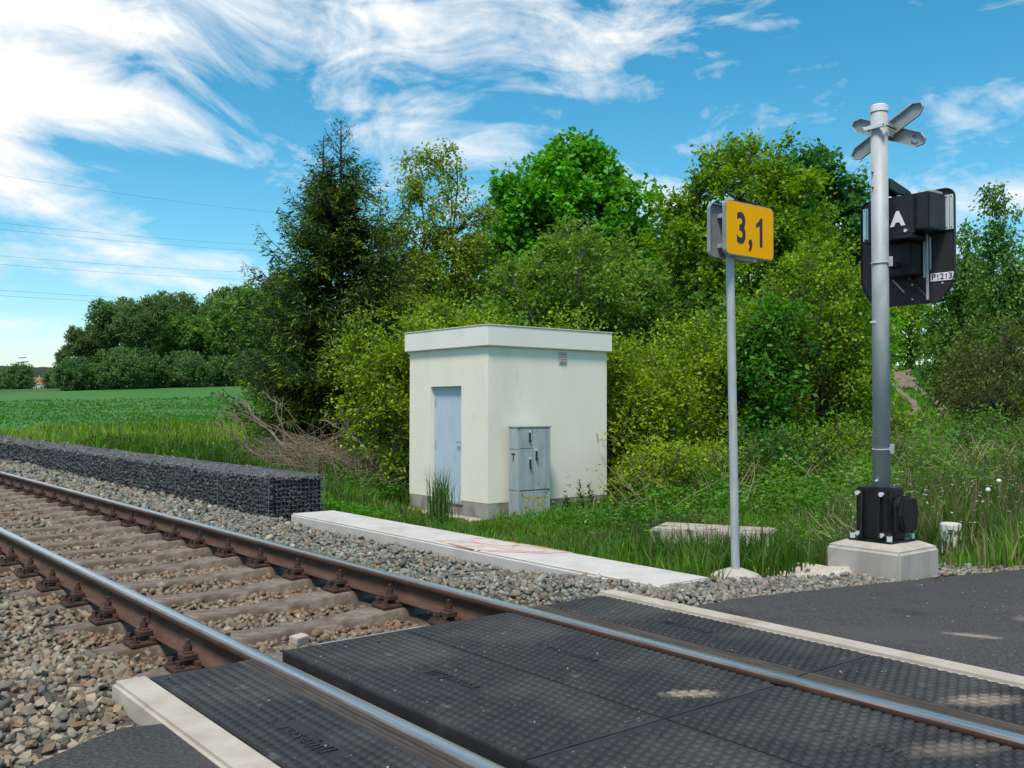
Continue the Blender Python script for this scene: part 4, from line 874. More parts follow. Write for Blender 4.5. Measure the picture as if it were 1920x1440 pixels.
# ------------------------------------------------------------------ small concrete things
def marker():
    x0, y0, z0 = 8.95, 4.50, -.45; w = .088
    b = MB(); V = []
    for z_, s in ((z0, 1), (-.04, .97), (-.025, .90)): V += [(x0+a*w*s, y0+c*w*s, z_) for a, c in ((-1, -.5), (-.5, -1), (.5, -1), (1, -.5), (1, .5), (.5, 1), (-.5, 1), (-1, .5))]
    b.add(V, [list(range(16, 24))]+[(k*8+i, k*8+(i+1) % 8, (k+1)*8+(i+1) % 8, (k+1)*8+i) for k in range(2) for i in range(8)])
    o_ = b.build('marker_post', M['marker']); tag(o_, 'short white concrete marker post lettered TK in grass behind the signal', 'marker post')
    me = text_part('lettering', 'TK', .088, (x0-.45*w*1.66, y0-.45*w*1.66, -.115), (.7071, -.7071, 0), (0, 0, 1), M['ink'], o_, bold=.001, ext=.0016)
    ribbon([(x0-.092, y0+.015, -.09), (x0-.092, y0-.005, -.13), (x0-.092, y0-.02, -.16), (x0-.092, y0-.03, -.09)], .006, (-1, 0, 0), M['ink'], 'scribble', o_, lift=.001)
marker()
d_ = nrm(np.array([.45, -.89, 0.])); e_ = np.array([-d_[1], d_[0], 0])
o = MB().obox((9.45, 7.75, -.53), d_*.72, e_*.36, (0, 0, .095)).build('culvert_slab', M['oldconc'], bevel=.02); tag(o, 'weathered concrete culvert slab lying in ditch grass behind the distance sign', 'slab')
for s in (-1, 1):
    o = MB().obox(np.array([9.45, 7.75, -.80])+d_*.55*s, d_*.12, e_*.34, (0, 0, .174)).build('culvert_wall', M['oldconc'], bevel=.015); tag(o, 'low concrete wall carrying the culvert slab at its '+('road end' if s > 0 else 'hut end'), 'wall')
# cracked mortar apron between foundation and sign foot
def apron():
    X, Y = np.meshgrid(np.linspace(6.05, 6.70, 26), np.linspace(4.12, 4.80, 20), indexing='ij')
    Z = np.interp(X, [6.05, 6.3, 6.7], [-.26, -.215, -.165])-.10*np.clip(Y-4.45, 0, 1)+.016*vnoise(X, Y, 9)+.010*vnoise(Y*.5+X, X*2, 14)
    Z[0] -= .12; Z[:, 0] -= .09; Z[:, -1] -= .2
    return tag(grid_mesh('mortar_apron', X+.02*vnoise(Y, X, 7), Y+.04*vnoise(X, Y, 5), Z, M['mortar'], smooth=False), 'sloping pale mortar apron with cracks beside the signal foundation', 'apron')
apron()

# ------------------------------------------------------------------ overhead wires, pylon, far houses
def wire(az0, el0, r0, az1, el1, r1, label):
    p0 = np.array(polar(az0, r0, EYE+r0*math.tan(math.radians(el0)))); p1 = np.array(polar(az1, r1, EYE+r1*math.tan(math.radians(el1))))
    t = np.linspace(-.35, 1.3, 24)[:, None]; P = p0*(1-t)+p1*t; P[:, 2] += ((t[:, 0]-.5)**2-.25)*1.2
    b = TB(); b.add(P, np.full(24, .011), 5); tag(b.build('overhead_wire', M['cable']), label, 'wire', 'overhead wires above the field')
for (ya, yb, lab) in [(330, 402, 'thin overhead wire, the topmost one, high above the field'), (420, 463, 'thin overhead wire, upper of the second pair'), (432, 474, 'thin overhead wire, lower of the second pair'), (482, 514, 'thin overhead wire, upper of the third pair'),
                      (498, 527, 'thin overhead wire, lower of the third pair'), (547, 568, 'thin overhead wire, upper of the lowest pair'), (557, 577, 'thin overhead wire, lower of the lowest pair')]:
    e0 = math.degrees(math.atan((764-ya)/1793*math.cos(math.radians(28.2)))); e1 = math.degrees(math.atan((764-yb)/1793*math.cos(math.radians(13))))
    wire(79.45, e0, 95, 64.3, e1, 150, lab)
def pylon():
    b0 = np.array(polar(78.4, 420, 5)); root = empty('power_pylon', tuple(b0), 'small lattice power pylon on the horizon beyond the field', 'pylon')
    ax = np.array([.2, -1, 0.]); ax /= np.linalg.norm(ax); zt = 18.5
    t = TB()
    for s in (-1, 1): t.add([b0+ax*s*1.9, b0+ax*s*.9+np.array([0, 0, zt-b0[2]-3]), b0+ax*s*.7+np.array([0, 0, zt-b0[2]])], [.18, .16, .14], 4)
    for k in range(5):
        h0, h1_ = k*2.2, (k+1)*2.2; t.add([b0+ax*(1.9-.08*h0)+np.array([0, 0, h0]), b0-ax*(1.9-.08*h1_)+np.array([0, 0, h1_])], [.08, .08], 3); t.add([b0-ax*(1.9-.08*h0)+np.array([0, 0, h0]), b0+ax*(1.9-.08*h1_)+np.array([0, 0, h1_])], [.08, .08], 3)
    t.build('mast', M['cable'], root)
    t = TB(); t.add([b0-ax*5+np.array([0, 0, zt-b0[2]-.3]), b0+ax*5+np.array([0, 0, zt-b0[2]-.3])], [.2, .2], 4); t.add([b0-ax*3.4+np.array([0, 0, zt-b0[2]+1.4]), b0+ax*3.4+np.array([0, 0, zt-b0[2]+1.4])], [.16, .16], 4); t.build('cross_arm', M['cable'], root)
pylon()
def house(az, r, w, d, h, rh, rot, label, roofmat, zup=-.5):
    bx_, by_, _ = polar(az, r); zz = h1(bx_, by_)+zup; root = empty('farm_house', (bx_, by_, zz), label, 'house'); ca, sa = math.cos(rot), math.sin(rot)
    A = np.array([ca, sa, 0]); B_ = np.array([-sa, ca, 0]); Zv = np.array([0, 0, 1.]); o0 = np.array([bx_, by_, zz])
    MB().obox(o0+Zv*h/2, A*w/2, B_*d/2, Zv*h/2).build('wall', M['plaster'], root)
    MB().prism([(-d/2-.4, h-.2), (d/2+.4, h-.2), (0, h+rh)], o0-A*(w/2+.4), B_, Zv, A, w+.8).build('roof', roofmat, root)
    for k in (-1, 0, 1):
        MB().obox(o0+Zv*h*.55+A*k*w*.3-B_*(d/2+.02), A*.6, B_*.04, Zv*.7).build('window', M['glass'], root)
        MB().obox(o0+Zv*h*.55+A*k*w*.3+B_*(d/2+.02), A*.6, B_*.04, Zv*.7).build('window', M['glass'], root)
    MB().obox(o0+A*w*.2+Zv*(h+rh*.8), A*.3, B_*.3, Zv*rh*.5).build('chimney', M['plaster'], root)
house(77.75, 900, 13, 9, 6, 5.5, math.radians(-8), 'far farmhouse with red tiled roof beyond the field', M['rooftile'])
house(78.15, 420, 6, 4, 3.4, .8, math.radians(-12), 'far low white shed at the field edge', M['white'])

# ------------------------------------------------------------------ vegetation
def leaf_mesh(name, P, D, Nn, Ln, Wd, col, mat, parent, local=True, fold=.12):
    """one four-cornered leaf per point: base, side, tip, side"""
    D = nrm(D); Sd = nrm(np.cross(D, Nn)); Up = np.cross(Sd, D); n_ = len(P); Ln = np.broadcast_to(Ln, n_)[:, None]; Wd = np.broadcast_to(Wd, n_)[:, None]
    mid = P+D*Ln*.45
    V = np.stack([P, mid+Sd*Wd*.5+Up*Wd*fold, P+D*Ln, mid-Sd*Wd*.5+Up*Wd*fold], 1).reshape(-1, 3)
    i = np.arange(n_)[:, None]*4+np.arange(4)[None]
    return np_mesh(name, V, [i], mat, parent, col=np.repeat(col, 4, 0), local=local)
def mixcol(c1, c2, t): return np.array(c1)[None]*(1-t[:, None])+np.array(c2)[None]*t[:, None]
def sample_lobes(g, lobes, n, lo=.55):
    w = np.array([l[3]*l[4]*l[5] for l in lobes])**.75; k = g.choice(len(lobes), n, p=w/w.sum()); Lb = np.array(lobes)[k]
    d = nrm(g.normal(0, 1, (n, 3))); r = lo+(1-lo)*g.random(n)**.6
    return Lb[:, :3]+d*r[:, None]*Lb[:, 3:6], d
def broadleaf(name, loc, label, cat, seed, lobes, stems, n_cl, per, leaf, cols, bark, group=None, spread=.55, droop=.15, trunk_r=.14, lo=.5, twigs=9, upl=.35, bare=0, width=.62, r_cl=None, tip_bright=.35):
    """stems: list of polylines (local). Clumps of twigs hang on limbs that leave the stems."""
    g = np.random.default_rng(seed); root = empty(name, loc, label, cat, group)
    wood = TB(); limbs = TB(); nodes = []
    for st_ in stems:
        st_ = np.array(st_, float); k = len(st_); t = np.linspace(0, k-1, k*3); Pp = np.stack([np.interp(t, range(k), st_[:, j]) for j in range(3)], -1); Pp[1:, :2] += g.normal(0, .04, (len(Pp)-1, 2))
        Rr = trunk_r*(1-.86*np.linspace(0, 1, len(Pp))); Rr[0] *= 1.35
        wood.add(Pp, Rr, 8); nodes.append(np.concatenate([Pp, Rr[:, None]], 1))
    nodes = np.concatenate(nodes)
    C, Dn = sample_lobes(g, lobes, n_cl, lo)
    cz = np.array(lobes)[:, 2].mean()
    base_l, dir_l, col_l, len_l = [], [], [], []
    rc = r_cl or spread
    for i in range(n_cl):
        c = C[i]; dd = np.hypot(nodes[:, 0]-c[0], nodes[:, 1]-c[1]); want = c[2]-.75*dd
        sc_ = np.abs(nodes[:, 2]-want)+.35*dd+(nodes[:, 2] > c[2]-.1)*3; a = nodes[np.argmin(sc_)]
        L_ = np.linalg.norm(c-a[:3]); mid = (a[:3]+c)/2+np.array([0, 0, .10*L_])+g.normal(0, .06*L_, 3)
        t = np.linspace(0, 1, 6)[:, None]; Pb = (1-t)**2*a[:3]+2*t*(1-t)*mid+t*t*c
        r0 = min(a[3]*.7, .014+.012*L_); limbs.add(Pb, r0*(1-.8*t[:, 0]), 5)
        ct = g.random()
        for q in range(twigs):
            f = g.uniform(.45, 1.0) if q else 1.0; s_ = (1-f)**2*a[:3]+2*f*(1-f)*mid+f*f*c
            d_ = nrm(nrm(c-a[:3])*.5+Dn[i]*.5+g.normal(0, .75, 3)+np.array([0, 0, upl-droop])); l_ = rc*g.uniform(.6, 1.35)
            e2 = s_+d_*l_+np.array([0, 0, -droop*l_]); mm = (s_+e2)/2+np.array([0, 0, .12*l_])
            if q % 2 == 0: limbs.add(np.array([s_, mm, e2]), np.array([.011, .008, .004]), 3)
            if g.random() < bare: continue
            m_ = max(3, int(per*g.uniform(.6, 1.3))); tt = g.uniform(.15, 1.05, m_)[:, None]
            pp = (1-tt)**2*s_+2*tt*(1-tt)*mm+tt*tt*e2+g.normal(0, .06+.09*rc, (m_, 3))
            base_l.append(pp); dir_l.append(nrm(d_+g.normal(0, .7, (m_, 3))+np.array([0, 0, -.25-droop])))
            tv = np.clip(.55*ct+.45*g.random(m_)+tip_bright*(tt[:, 0]-.6)+g.normal(0, .08, m_), 0, 1); col_l.append(mixcol(cols[0], cols[1], tv)*g.uniform(.78, 1.18, (m_, 1)))
    P = np.concatenate(base_l); D = np.concatenate(dir_l); Cc = np.concatenate(col_l); n_ = len(P)
    Nn = nrm(g.normal(0, .55, (n_, 3))+np.array([0, 0, 1.])); ln = leaf*g.uniform(.6, 1.25, n_)
    wood.build('trunk', bark, root, local=True); limbs.build('limbs', M['bark'] if bark == M['birchbark'] else bark, root, local=True)
    leaf_mesh('crown', P, D, Nn, ln, ln*width, Cc, M['leaf'], root)
    return root
NLEAF = 0
def at(az, r, dz=-.08):
    x_, y_, _ = polar(az, r); return (x_, y_, h1(x_, y_)+dz)
def stem(g, h, lean=(0, 0), base=(0, 0)):
    return [(base[0], base[1], 0), (base[0]+lean[0]*.25+g.uniform(-.08, .08), base[1]+lean[1]*.25+g.uniform(-.08, .08), h*.33), (base[0]+lean[0]*.6, base[1]+lean[1]*.6, h*.66), (base[0]+lean[0], base[1]+lean[1], h)]
# screen-parallel directions used to lay crowns out: LR points right across the view, FW away
LR = np.array([math.sin(YAW), -math.cos(YAW)]); FW = np.array([math.cos(YAW), math.sin(YAW)])
def lobe(r, f, z, wr, wf, hz): return (LR[0]*r+FW[0]*f, LR[1]*r+FW[1]*f, z, max(wr, wf)*.5+min(wr, wf)*.5, (wr+wf)/2, hz)
G = np.random.default_rng(77)
FB = (1.85, 2.15, 1.9)
def bright(*p): return tuple(tuple(min(.5, v*f) for v, f in zip(c, FB)) for c in p)
OLIVE = bright((.052, .105, .008), (.140, .205, .014)); MAPLE = bright((.022, .100, .008), (.080, .220, .020)); YELLOW = bright((.070, .125, .006), (.190, .255, .012)); DARK = bright((.016, .058, .008), (.050, .125, .014)); BIRCH = bright((.075, .115, .013), (.170, .200, .026)); BLUEG = bright((.030, .080, .012), (.085, .160, .028)); BROWN = bright((.030, .045, .008), (.075, .088, .017))

# --- big maple behind the hut (bright green, rounded crown)
broadleaf('maple_tree', at(48.0, 31), 'tall maple with bright fresh green rounded crown rising behind the hut', 'tree', 1,
          [lobe(0, 0, 6.2, 2.6, 2.2, 2.5), lobe(-1.2, -.3, 7.4, 1.4, 1.3, 1.5), lobe(.2, 0, 8.3, 1.4, 1.2, 1.25), lobe(1.8, 0, 7.1, 1.35, 1.2, 1.4), lobe(2.2, 0, 5.4, 1.1, 1.2, 1.4), lobe(-2.0, 0, 5.4, 1.1, 1.2, 1.5), lobe(.55, 0, 9.5, .35, .35, .7), lobe(1.55, 0, 8.5, .35, .35, .6)],
          [stem(G, 8.6, (.2, 0)), stem(G, 6.5, (1.4, -.9)), stem(G, 6.5, (-1.0, .9))], 250, 14, .20, MAPLE, M['bark'], spread=.48, droop=.28, trunk_r=.2, twigs=10, width=.8)
# --- multi-stemmed hornbeam just behind the hut, with bare inner limbs
hs = [stem(G, 4.8+G.uniform(-.6, .8), (G.uniform(-2.2, 2.2), G.uniform(-1.6, 1.6)), (G.uniform(-.5, .5), G.uniform(-.5, .5))) for _ in range(10)]
broadleaf('hornbeam_tree', at(47.2, 25.5, -.75), 'many-stemmed hornbeam with olive leaves and bare inner limbs right behind the hut roof', 'tree', 2,
          [lobe(0, 0, 4.9, 2.5, 2.0, 1.1), lobe(1.3, 0, 4.4, 1.5, 1.4, 1.2), lobe(-1.5, 0, 4.3, 1.3, 1.4, 1.2), lobe(0.2, 0, 5.7, 1.4, 1.2, .8), lobe(2.1, 0, 3.4, .9, 1.2, 1.0)],
          hs, 190, 14, .135, bright((.055, .10, .016), (.13, .19, .03)), M['barkpale'], spread=.46, droop=.1, trunk_r=.075, twigs=10, lo=.45)
# --- loose yellowish birch-like tree between spruce and maple
broadleaf('birch_tree', at(55.4, 28), 'slender loose birch with yellow-green hanging leaves between spruce and maple', 'tree', 3,
          [lobe(0, 0, 4.6, 1.35, 1.3, 1.6), lobe(-.5, 0, 6.4, .9, .9, 1.2), lobe(.55, 0, 6.2, .8, .9, 1.2), lobe(-.75, 0, 7.7, .42, .45, .8), lobe(.25, 0, 7.9, .5, .5, .75), lobe(-1.5, 0, 5.2, .7, .8, 1.2), lobe(1.3, 0, 4.8, .8, .8, 1.2)],
          [stem(G, 8.2, (.3, -.3)), stem(G, 7.6, (-.55, .45)), stem(G, 5.5, (-1.1, .9))], 140, 11, .12, BIRCH, M['bark'], spread=.46, droop=.45, trunk_r=.09, twigs=9, width=.6)
broadleaf('birch_tree', at(58.4, 27.5), 'smaller pale birch pressed against the spruce side, with sparse leaves', 'tree', 4,
          [lobe(0, 0, 4.6, .8, .9, 1.5), lobe(-.2, 0, 6.0, .55, .6, .9), lobe(.3, 0, 3.2, 1.0, .9, 1.2)], [stem(G, 6.6, (-.3, .2)), stem(G, 5, (.5, -.3))], 60, 8, .11, BIRCH, M['bark'], spread=.42, droop=.35, trunk_r=.07, twigs=9)
# --- oak-like tree behind the distance sign
broadleaf('oak_tree', at(37.6, 27, -.9), 'tall yellow-green oak with knobbly crown behind the distance sign', 'tree', 5,
          [lobe(-.2, 0, 7.0, 1.55, 1.4, 1.5), lobe(.5, 0, 8.6, .85, .85, .95), lobe(-1.4, 0, 7.6, .75, .8, .9), lobe(-1.9, 0, 6.2, .9, 1.0, 1.2), lobe(1.5, 0, 6.9, 1.0, 1.1, 1.2), lobe(1.9, 0, 5.2, 1.3, 1.3, 1.4), lobe(0, 0, 5.0, 2.0, 1.6, 1.5), lobe(-.6, 0, 8.5, .5, .55, .6)],
          [stem(G, 8.8, (.2, -.1)), stem(G, 7.2, (-1.0, .8)), stem(G, 7.2, (1.0, -.8))], 230, 15, .14, OLIVE, M['bark'], spread=.42, droop=.05, trunk_r=.17, twigs=10)
# --- dark maple behind to the right
broadleaf('maple_tree', at(33.9, 33), 'darker green maple half hidden behind the oak and the signal', 'tree', 6,
          [lobe(0, 0, 6.6, 1.7, 1.6, 2.0), lobe(.6, 0, 8.4, .9, 1, 1.0), lobe(1.5, 0, 6.6, .9, 1, 1.4), lobe(-1, 0, 7.6, 1.0, 1, 1.3), lobe(1.2, 0, 5.2, 1.2, 1, 1.4)],
          [stem(G, 8.6, (.3, 0)), stem(G, 6.5, (1.0, -.8))], 150, 13, .20, bright((.016, .062, .016), (.05, .125, .03)), M['bark'], spread=.48, droop=.25, trunk_r=.18, twigs=9, width=.8)
# --- field maple bush under the oak, reaching the ground
broadleaf('field_maple_bush', at(33.9, 21.5), 'dense yellow-green field maple bush beside the signal post, dark at its foot', 'bush', 7,
          [lobe(0, 0, 1.7, 1.6, 1.5, 1.5), lobe(.2, 0, 3.4, 1.3, 1.2, 1.0), lobe(-1.1, 0, 2.2, .9, 1, 1.3), lobe(1.0, 0, 2.2, .8, 1, 1.4), lobe(.5, 0, 4.3, .7, .8, .6)],
          [stem(G, 3.6, (G.uniform(-1, 1), G.uniform(-1, 1))) for _ in range(6)], 190, 15, .095, bright((.05, .095, .008), (.16, .21, .015)), M['bark'], spread=.36, droop=.1, trunk_r=.06, twigs=10, lo=.6)
broadleaf('elder_bush', at(36.6, 20.5), 'deep green elder bush low behind the sign pole', 'bush', 8,
          [lobe(0, 0, 1.5, 1.0, 1.0, 1.3), lobe(.3, 0, 2.8, .8, .8, .8)], [stem(G, 2.8, (G.uniform(-.6, .6), G.uniform(-.6, .6))) for _ in range(5)], 80, 11, .12, bright((.018, .070, .008), (.060, .150, .015)), M['bark'], spread=.36, trunk_r=.05, twigs=9, lo=.6)
# --- shrubs beside and behind the hut
for k, (a_, r_, w_, h_, lab) in enumerate([(43.9, 19.0, 1.25, 2.8, 'yellow-green leafy shrub against the far corner of the hut'), (41.0, 20.5, 1.3, 3.3, 'yellow-green shrub between hut and distance sign, with arching twigs'), (46.2, 20.2, 1.5, 3.4, 'yellow-green shrub rising directly behind the vent side of the hut'),
                                           (50.5, 20.8, 1.4, 3.2, 'yellow-green shrub peeping over the middle of the hut roof'), (54.6, 20.6, 1.4, 3.7, 'yellow-green shrub peeping over the door side of the hut roof'), (58.4, 19.4, 1.05, 3.5, 'light leafy hornbeam shrub between the hut and the spruce')]):
    broadleaf('leafy_shrub', at(a_, r_), lab, 'shrub', 20+k, [lobe(0, 0, h_*.45, w_, w_, h_*.42), lobe(-.5, 0, h_*.8, w_*.5, w_*.5, h_*.28), lobe(.5, 0, h_*.72, w_*.55, w_*.5, h_*.3)],
              [stem(G, h_*.95, (G.uniform(-.7, .7), G.uniform(-.7, .7)), (G.uniform(-.3, .3), G.uniform(-.3, .3))) for _ in range(7)], 110, 16, .085, YELLOW, M['barkpale'], 'yellow-green shrubs round the hut', spread=.42, droop=.0, trunk_r=.028, twigs=9, lo=.35, upl=.2, bare=.05)
for k, (a_, r_, w_, h_, lab) in enumerate([(52.5, 24, 2.2, 4.0, 'dark green hazel thicket filling the gap behind the hut'), (57.0, 25, 1.6, 3.6, 'dark green hazel thicket between birch stems and spruce'), (43.0, 26, 2.2, 4.4, 'dark green hazel thicket below the maple and oak'), (38.8, 24, 2.0, 3.6, 'dark green hazel thicket below the oak crown')]):
    broadleaf('hazel_thicket', at(a_, r_), lab, 'thicket', 40+k, [lobe(0, 0, h_*.45, w_, w_*.8, h_*.5), lobe(.6, 0, h_*.7, w_*.6, w_*.6, h_*.35)],
              [stem(G, h_*.9, (G.uniform(-1, 1), G.uniform(-1, 1)), (G.uniform(-.6, .6), G.uniform(-.6, .6))) for _ in range(7)], 95, 11, .16, bright((.03, .075, .01), (.075, .14, .018)), M['bark'], 'dark thickets behind the hut', spread=.5, trunk_r=.04, twigs=9, lo=.4)

for k, (a_, r_, w_, h_, cl, lab) in enumerate([(39.6, 17.2, .9, 1.1, YELLOW, 'low arching bramble in the ditch slope beyond the culvert slab'), (36.4, 17.6, 1.1, 1.2, DARK, 'low dark bramble mound below the elder'), (33.2, 17.8, 1.2, 1.1, OLIVE, 'low bramble mound at the foot of the field maple'), (42.4, 16.4, .8, 1.3, YELLOW, 'thin young shrub with dry twigs beside the hut corner'), (29.8, 21, 1.2, 1.0, OLIVE, 'rough weed mound on the bank left of the forest path'), (25.0, 19.5, 1.4, .9, BLUEG, 'rough weed mound on the bank below the blackthorn')]):
    broadleaf('bramble_bush', at(a_, r_), lab, 'bush', 90+k, [lobe(0, 0, h_*.45, w_, w_, h_*.45), lobe(.4, 0, h_*.7, w_*.5, w_*.5, h_*.3)], [stem(G, h_*.9, (G.uniform(-.8, .8), G.uniform(-.8, .8)), (G.uniform(-.4, .4), G.uniform(-.4, .4))) for _ in range(7)],
              55, 9, .075, cl, M['barkpale'], 'bramble mounds on the slope', spread=.3, trunk_r=.014, twigs=9, lo=.3, bare=.08)
# --- taller dark trees closing the belt behind
for k, (a_, r_, w_, h_, lab) in enumerate([(44.6, 37, 2.6, 8.3, 'tall green ash filling the gap between maple and oak'), (51.8, 38, 2.8, 8.4, 'tall green ash filling the gap between birch and maple'), (40.6, 38, 2.8, 8.6, 'tall green ash right behind the oak crown'), (56.6, 36, 2.2, 6.8, 'green ash behind the loose birch'), (35.6, 38, 2.6, 7.6, 'green ash behind the field maple bush')]):
    broadleaf('ash_tree', at(a_, r_), lab, 'tree', 50+k, [lobe(0, 0, h_*.42, w_, w_*.8, h_*.36), lobe(-.4, 0, h_*.74, w_*.75, w_*.7, h_*.24), lobe(.8, 0, h_*.62, w_*.6, w_*.6, h_*.24)],
              [stem(G, h_*.9, (.3, .2)), stem(G, h_*.7, (-.9, .6))], 110, 8, .28, bright((.020, .075, .008), (.06, .15, .014)), M['bark'], 'ash trees closing the belt behind the hut', spread=.7, trunk_r=.16, twigs=9, lo=.35, width=.75)
# --- spruce with two leaders
def spruce():
    g = np.random.default_rng(9); loc = at(61.5, 25); root = empty('spruce_tree', loc, 'dark twin-topped spruce with ragged boughs beside the hut', 'tree')
    wood = TB(); P, D, C, Ln, Wd = [], [], [], [], []
    def add_leaf(p, d_, c, l, w): P.append(p); D.append(d_); C.append(c); Ln.append(l); Wd.append(w)
    for (bx_, by_, H, z0, scl) in ((0, 0, 8.55, .2, 1.0), (-LR[0]*.45, -LR[1]*.45, 8.1, 5.3, .55)):
        wood.add([(0, 0, 0), (bx_*.6, by_*.6, H*.4), (bx_, by_, H*.75), (bx_, by_, H)], [.17*scl, .12*scl, .05, .012], 8)
        z = z0
        while z < H-.10:
            f = (H-z)/H; top = z > H*.885; nb = 5 if top else 7
            for b in range(nb):
                a = g.uniform(0, 6.283); L_ = (.30+2.55*(1-math.exp(-max(0, f-.10)/.34)))*(g.uniform(.6, 1.0) if g.random() < .72 else g.uniform(1.0, 1.3))*scl
                if top: L_ = (H-z)*.50*g.uniform(.6, 1.1)+.05
                if z < 1.0: L_ *= .85
                el = .8 if top else g.uniform(-.02, .36)+.30*(1-f)**2; dh = np.array([math.cos(a), math.sin(a), 0])
                t = np.linspace(0, 1, 7)[:, None]; sag = -.22*L_*np.sin(t*np.pi*.8)*(0 if top else 1)
                Pb = np.array([bx_*min(1, z/(H*.75)), by_*min(1, z/(H*.75)), z])+dh*L_*t+np.array([0, 0, 1.])*(math.tan(el)*L_*t**1.3+sag+.14*L_*t**3)
                wood.add(Pb, (.006+.009*L_)*(1-.8*t[:, 0]), 4)
                nsub = int(L_/.085)+2 if not top else int(L_/.1)+1
                side = np.array([-dh[1], dh[0], 0]); newb = g.random()
                f2 = .12+.88*(np.arange(nsub)+g.random(nsub))/nsub; i0 = np.minimum((f2*6).astype(int), 5); fr = (f2*6-i0)[:, None]; Sb = Pb[i0]*(1-fr)+Pb[i0+1]*fr
                for q in range(nsub):
                    sl_ = (.10+.27*L_*min(1.0, 1.25*(1.06-f2[q])))*g.uniform(.6, 1.15)
                    if top: sl_ = .05+.10*g.random()
                    dv = nrm(side*(1 if q % 2 else -1)*g.uniform(.45, 1.0)+dh*.75+np.array([0, 0, g.uniform(-.28, .14) if not top else .5]))
                    nn = max(4, int(sl_/.027)) if not top else 3
                    ft = (np.arange(nn)+g.random(nn))/nn
                    p = Sb[q]+dv*sl_*ft[:, None]+np.array([0, 0, 1.])*(-.20*sl_*ft**2*(0 if top else 1))[:, None]+g.normal(0, .026, (nn, 3))
                    tip = (ft > .5) & (g.random(nn) < (.85 if newb > .3 else .3)) & (not top)
                    c = np.where(tip[:, None], np.array((.145, .235, .024))*g.uniform(.6, 1.25, (nn, 1)), np.array((.026, .066, .019))*g.uniform(.6, 1.5, (nn, 1)))
                    P.append(p); D.append(nrm(dv+g.normal(0, .5, (nn, 3))+np.array([0, 0, -.2]))); C.append(c); Ln.append(g.uniform(.09, .19, nn) if not top else g.uniform(.05, .09, nn)); Wd.append(g.uniform(.022, .042, nn) if not top else np.full(nn, .024))
            z += .16 if top else .155
    q = 4200; zz = 6.6*g.random(q)**1.25; rr_ = (.05+1.7*np.clip(1-zz/7.2, 0, 1))*np.sqrt(g.random(q))*.85; aa = g.uniform(0, 6.283, q)      # large dark flakes added inside the crown to block light showing through
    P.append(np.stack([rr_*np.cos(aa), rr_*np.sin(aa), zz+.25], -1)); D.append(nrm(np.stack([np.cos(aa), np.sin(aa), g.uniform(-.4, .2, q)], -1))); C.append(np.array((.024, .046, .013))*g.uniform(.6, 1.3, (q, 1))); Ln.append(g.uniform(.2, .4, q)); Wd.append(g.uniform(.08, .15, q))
    P, D, C, Ln, Wd = map(np.concatenate, (P, D, C, Ln, Wd))
    n_ = len(P); wood.build('trunk', M['bark'], root, local=True)
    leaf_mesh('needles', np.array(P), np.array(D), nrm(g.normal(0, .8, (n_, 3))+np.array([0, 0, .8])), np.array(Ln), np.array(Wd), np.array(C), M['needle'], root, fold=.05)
    # a few brown cones near the top
    for k in range(9):
        a = g.uniform(0, 6.28); z = g.uniform(5.6, 7.1); r__ = (8.5-z)*.30; c = np.array(loc)+np.array([math.cos(a)*r__, math.sin(a)*r__, z])
        MB().tube([c, c+np.array([0, 0, -.05]), c+np.array([0, 0, -.12])], [.02, .032, .012], 7).build('cone', M['deadwood'], root, smooth=True)
    return n_
NSPR = spruce()

# --- trees right of the signal
broadleaf('lime_tree', at(31.6, 58), 'green lime overhanging the forest path on the signal side', 'tree', 60, [lobe(0, 0, 4.5, 2.6, 2.2, 3.0), lobe(-1.5, 0, 6.0, 2, 2, 2.2), lobe(1.0, 0, 2.5, 1.2, 1.5, 1.8)], [stem(G, 7, (0, 0)), stem(G, 5, (1, -.8))], 120, 9, .24, MAPLE, M['bark'], spread=.75, trunk_r=.2)
broadleaf('lime_tree', at(28.6, 130), 'distant round lime closing the upper end of the path', 'tree', 61, [lobe(0, 0, 5, 5, 4, 4.2), lobe(-3, 0, 7, 3, 3, 3)], [stem(G, 8)], 110, 8, .5, OLIVE, M['bark'], spread=1.3, trunk_r=.3)
broadleaf('ash_tree', at(25.5, 76), 'bright green ash between the path and the drooping birch', 'tree', 62, [lobe(0, 0, 4.0, 2.2, 2.2, 3.0), lobe(.5, 0, 6.8, 1.8, 1.8, 2.0), lobe(-.8, 0, 5.6, 1.6, 1.6, 2.0)], [stem(G, 8)], 110, 9, .26, OLIVE, M['bark'], spread=.8, trunk_r=.2)
broadleaf('weeping_birch', at(25.7, 41), 'grey-green weeping birch right of the signal board', 'tree', 63, [lobe(0, 0, 4.2, 1.5, 1.5, 2.0), lobe(-.4, 0, 6.3, 1.1, 1.1, 1.4), lobe(.6, 0, 5.4, 1.0, 1.1, 1.6), lobe(-.9, 0, 3.0, 1.0, 1, 1.6), lobe(.2, 0, 7.4, .55, .55, .7)], [stem(G, 6.9, (.2, .2))], 150, 14, .15, BLUEG, M['birchbark'], spread=.55, droop=.8, trunk_r=.12, twigs=9, upl=.1)
broadleaf('weeping_birch', at(24.2, 36), 'taller thin birch with white trunk and airy drooping top', 'tree', 64, [lobe(0, 0, 5.4, .9, .9, 1.3), lobe(.1, 0, 7.0, .55, .55, 1.0), lobe(.8, 0, 4.4, .9, 1, 1.2), lobe(0, 0, 8.1, .35, .4, .7)], [stem(G, 7.8, (.25, -.1))], 90, 11, .14, BLUEG, M['birchbark'], spread=.48, droop=.7, trunk_r=.10, twigs=9, upl=.1)
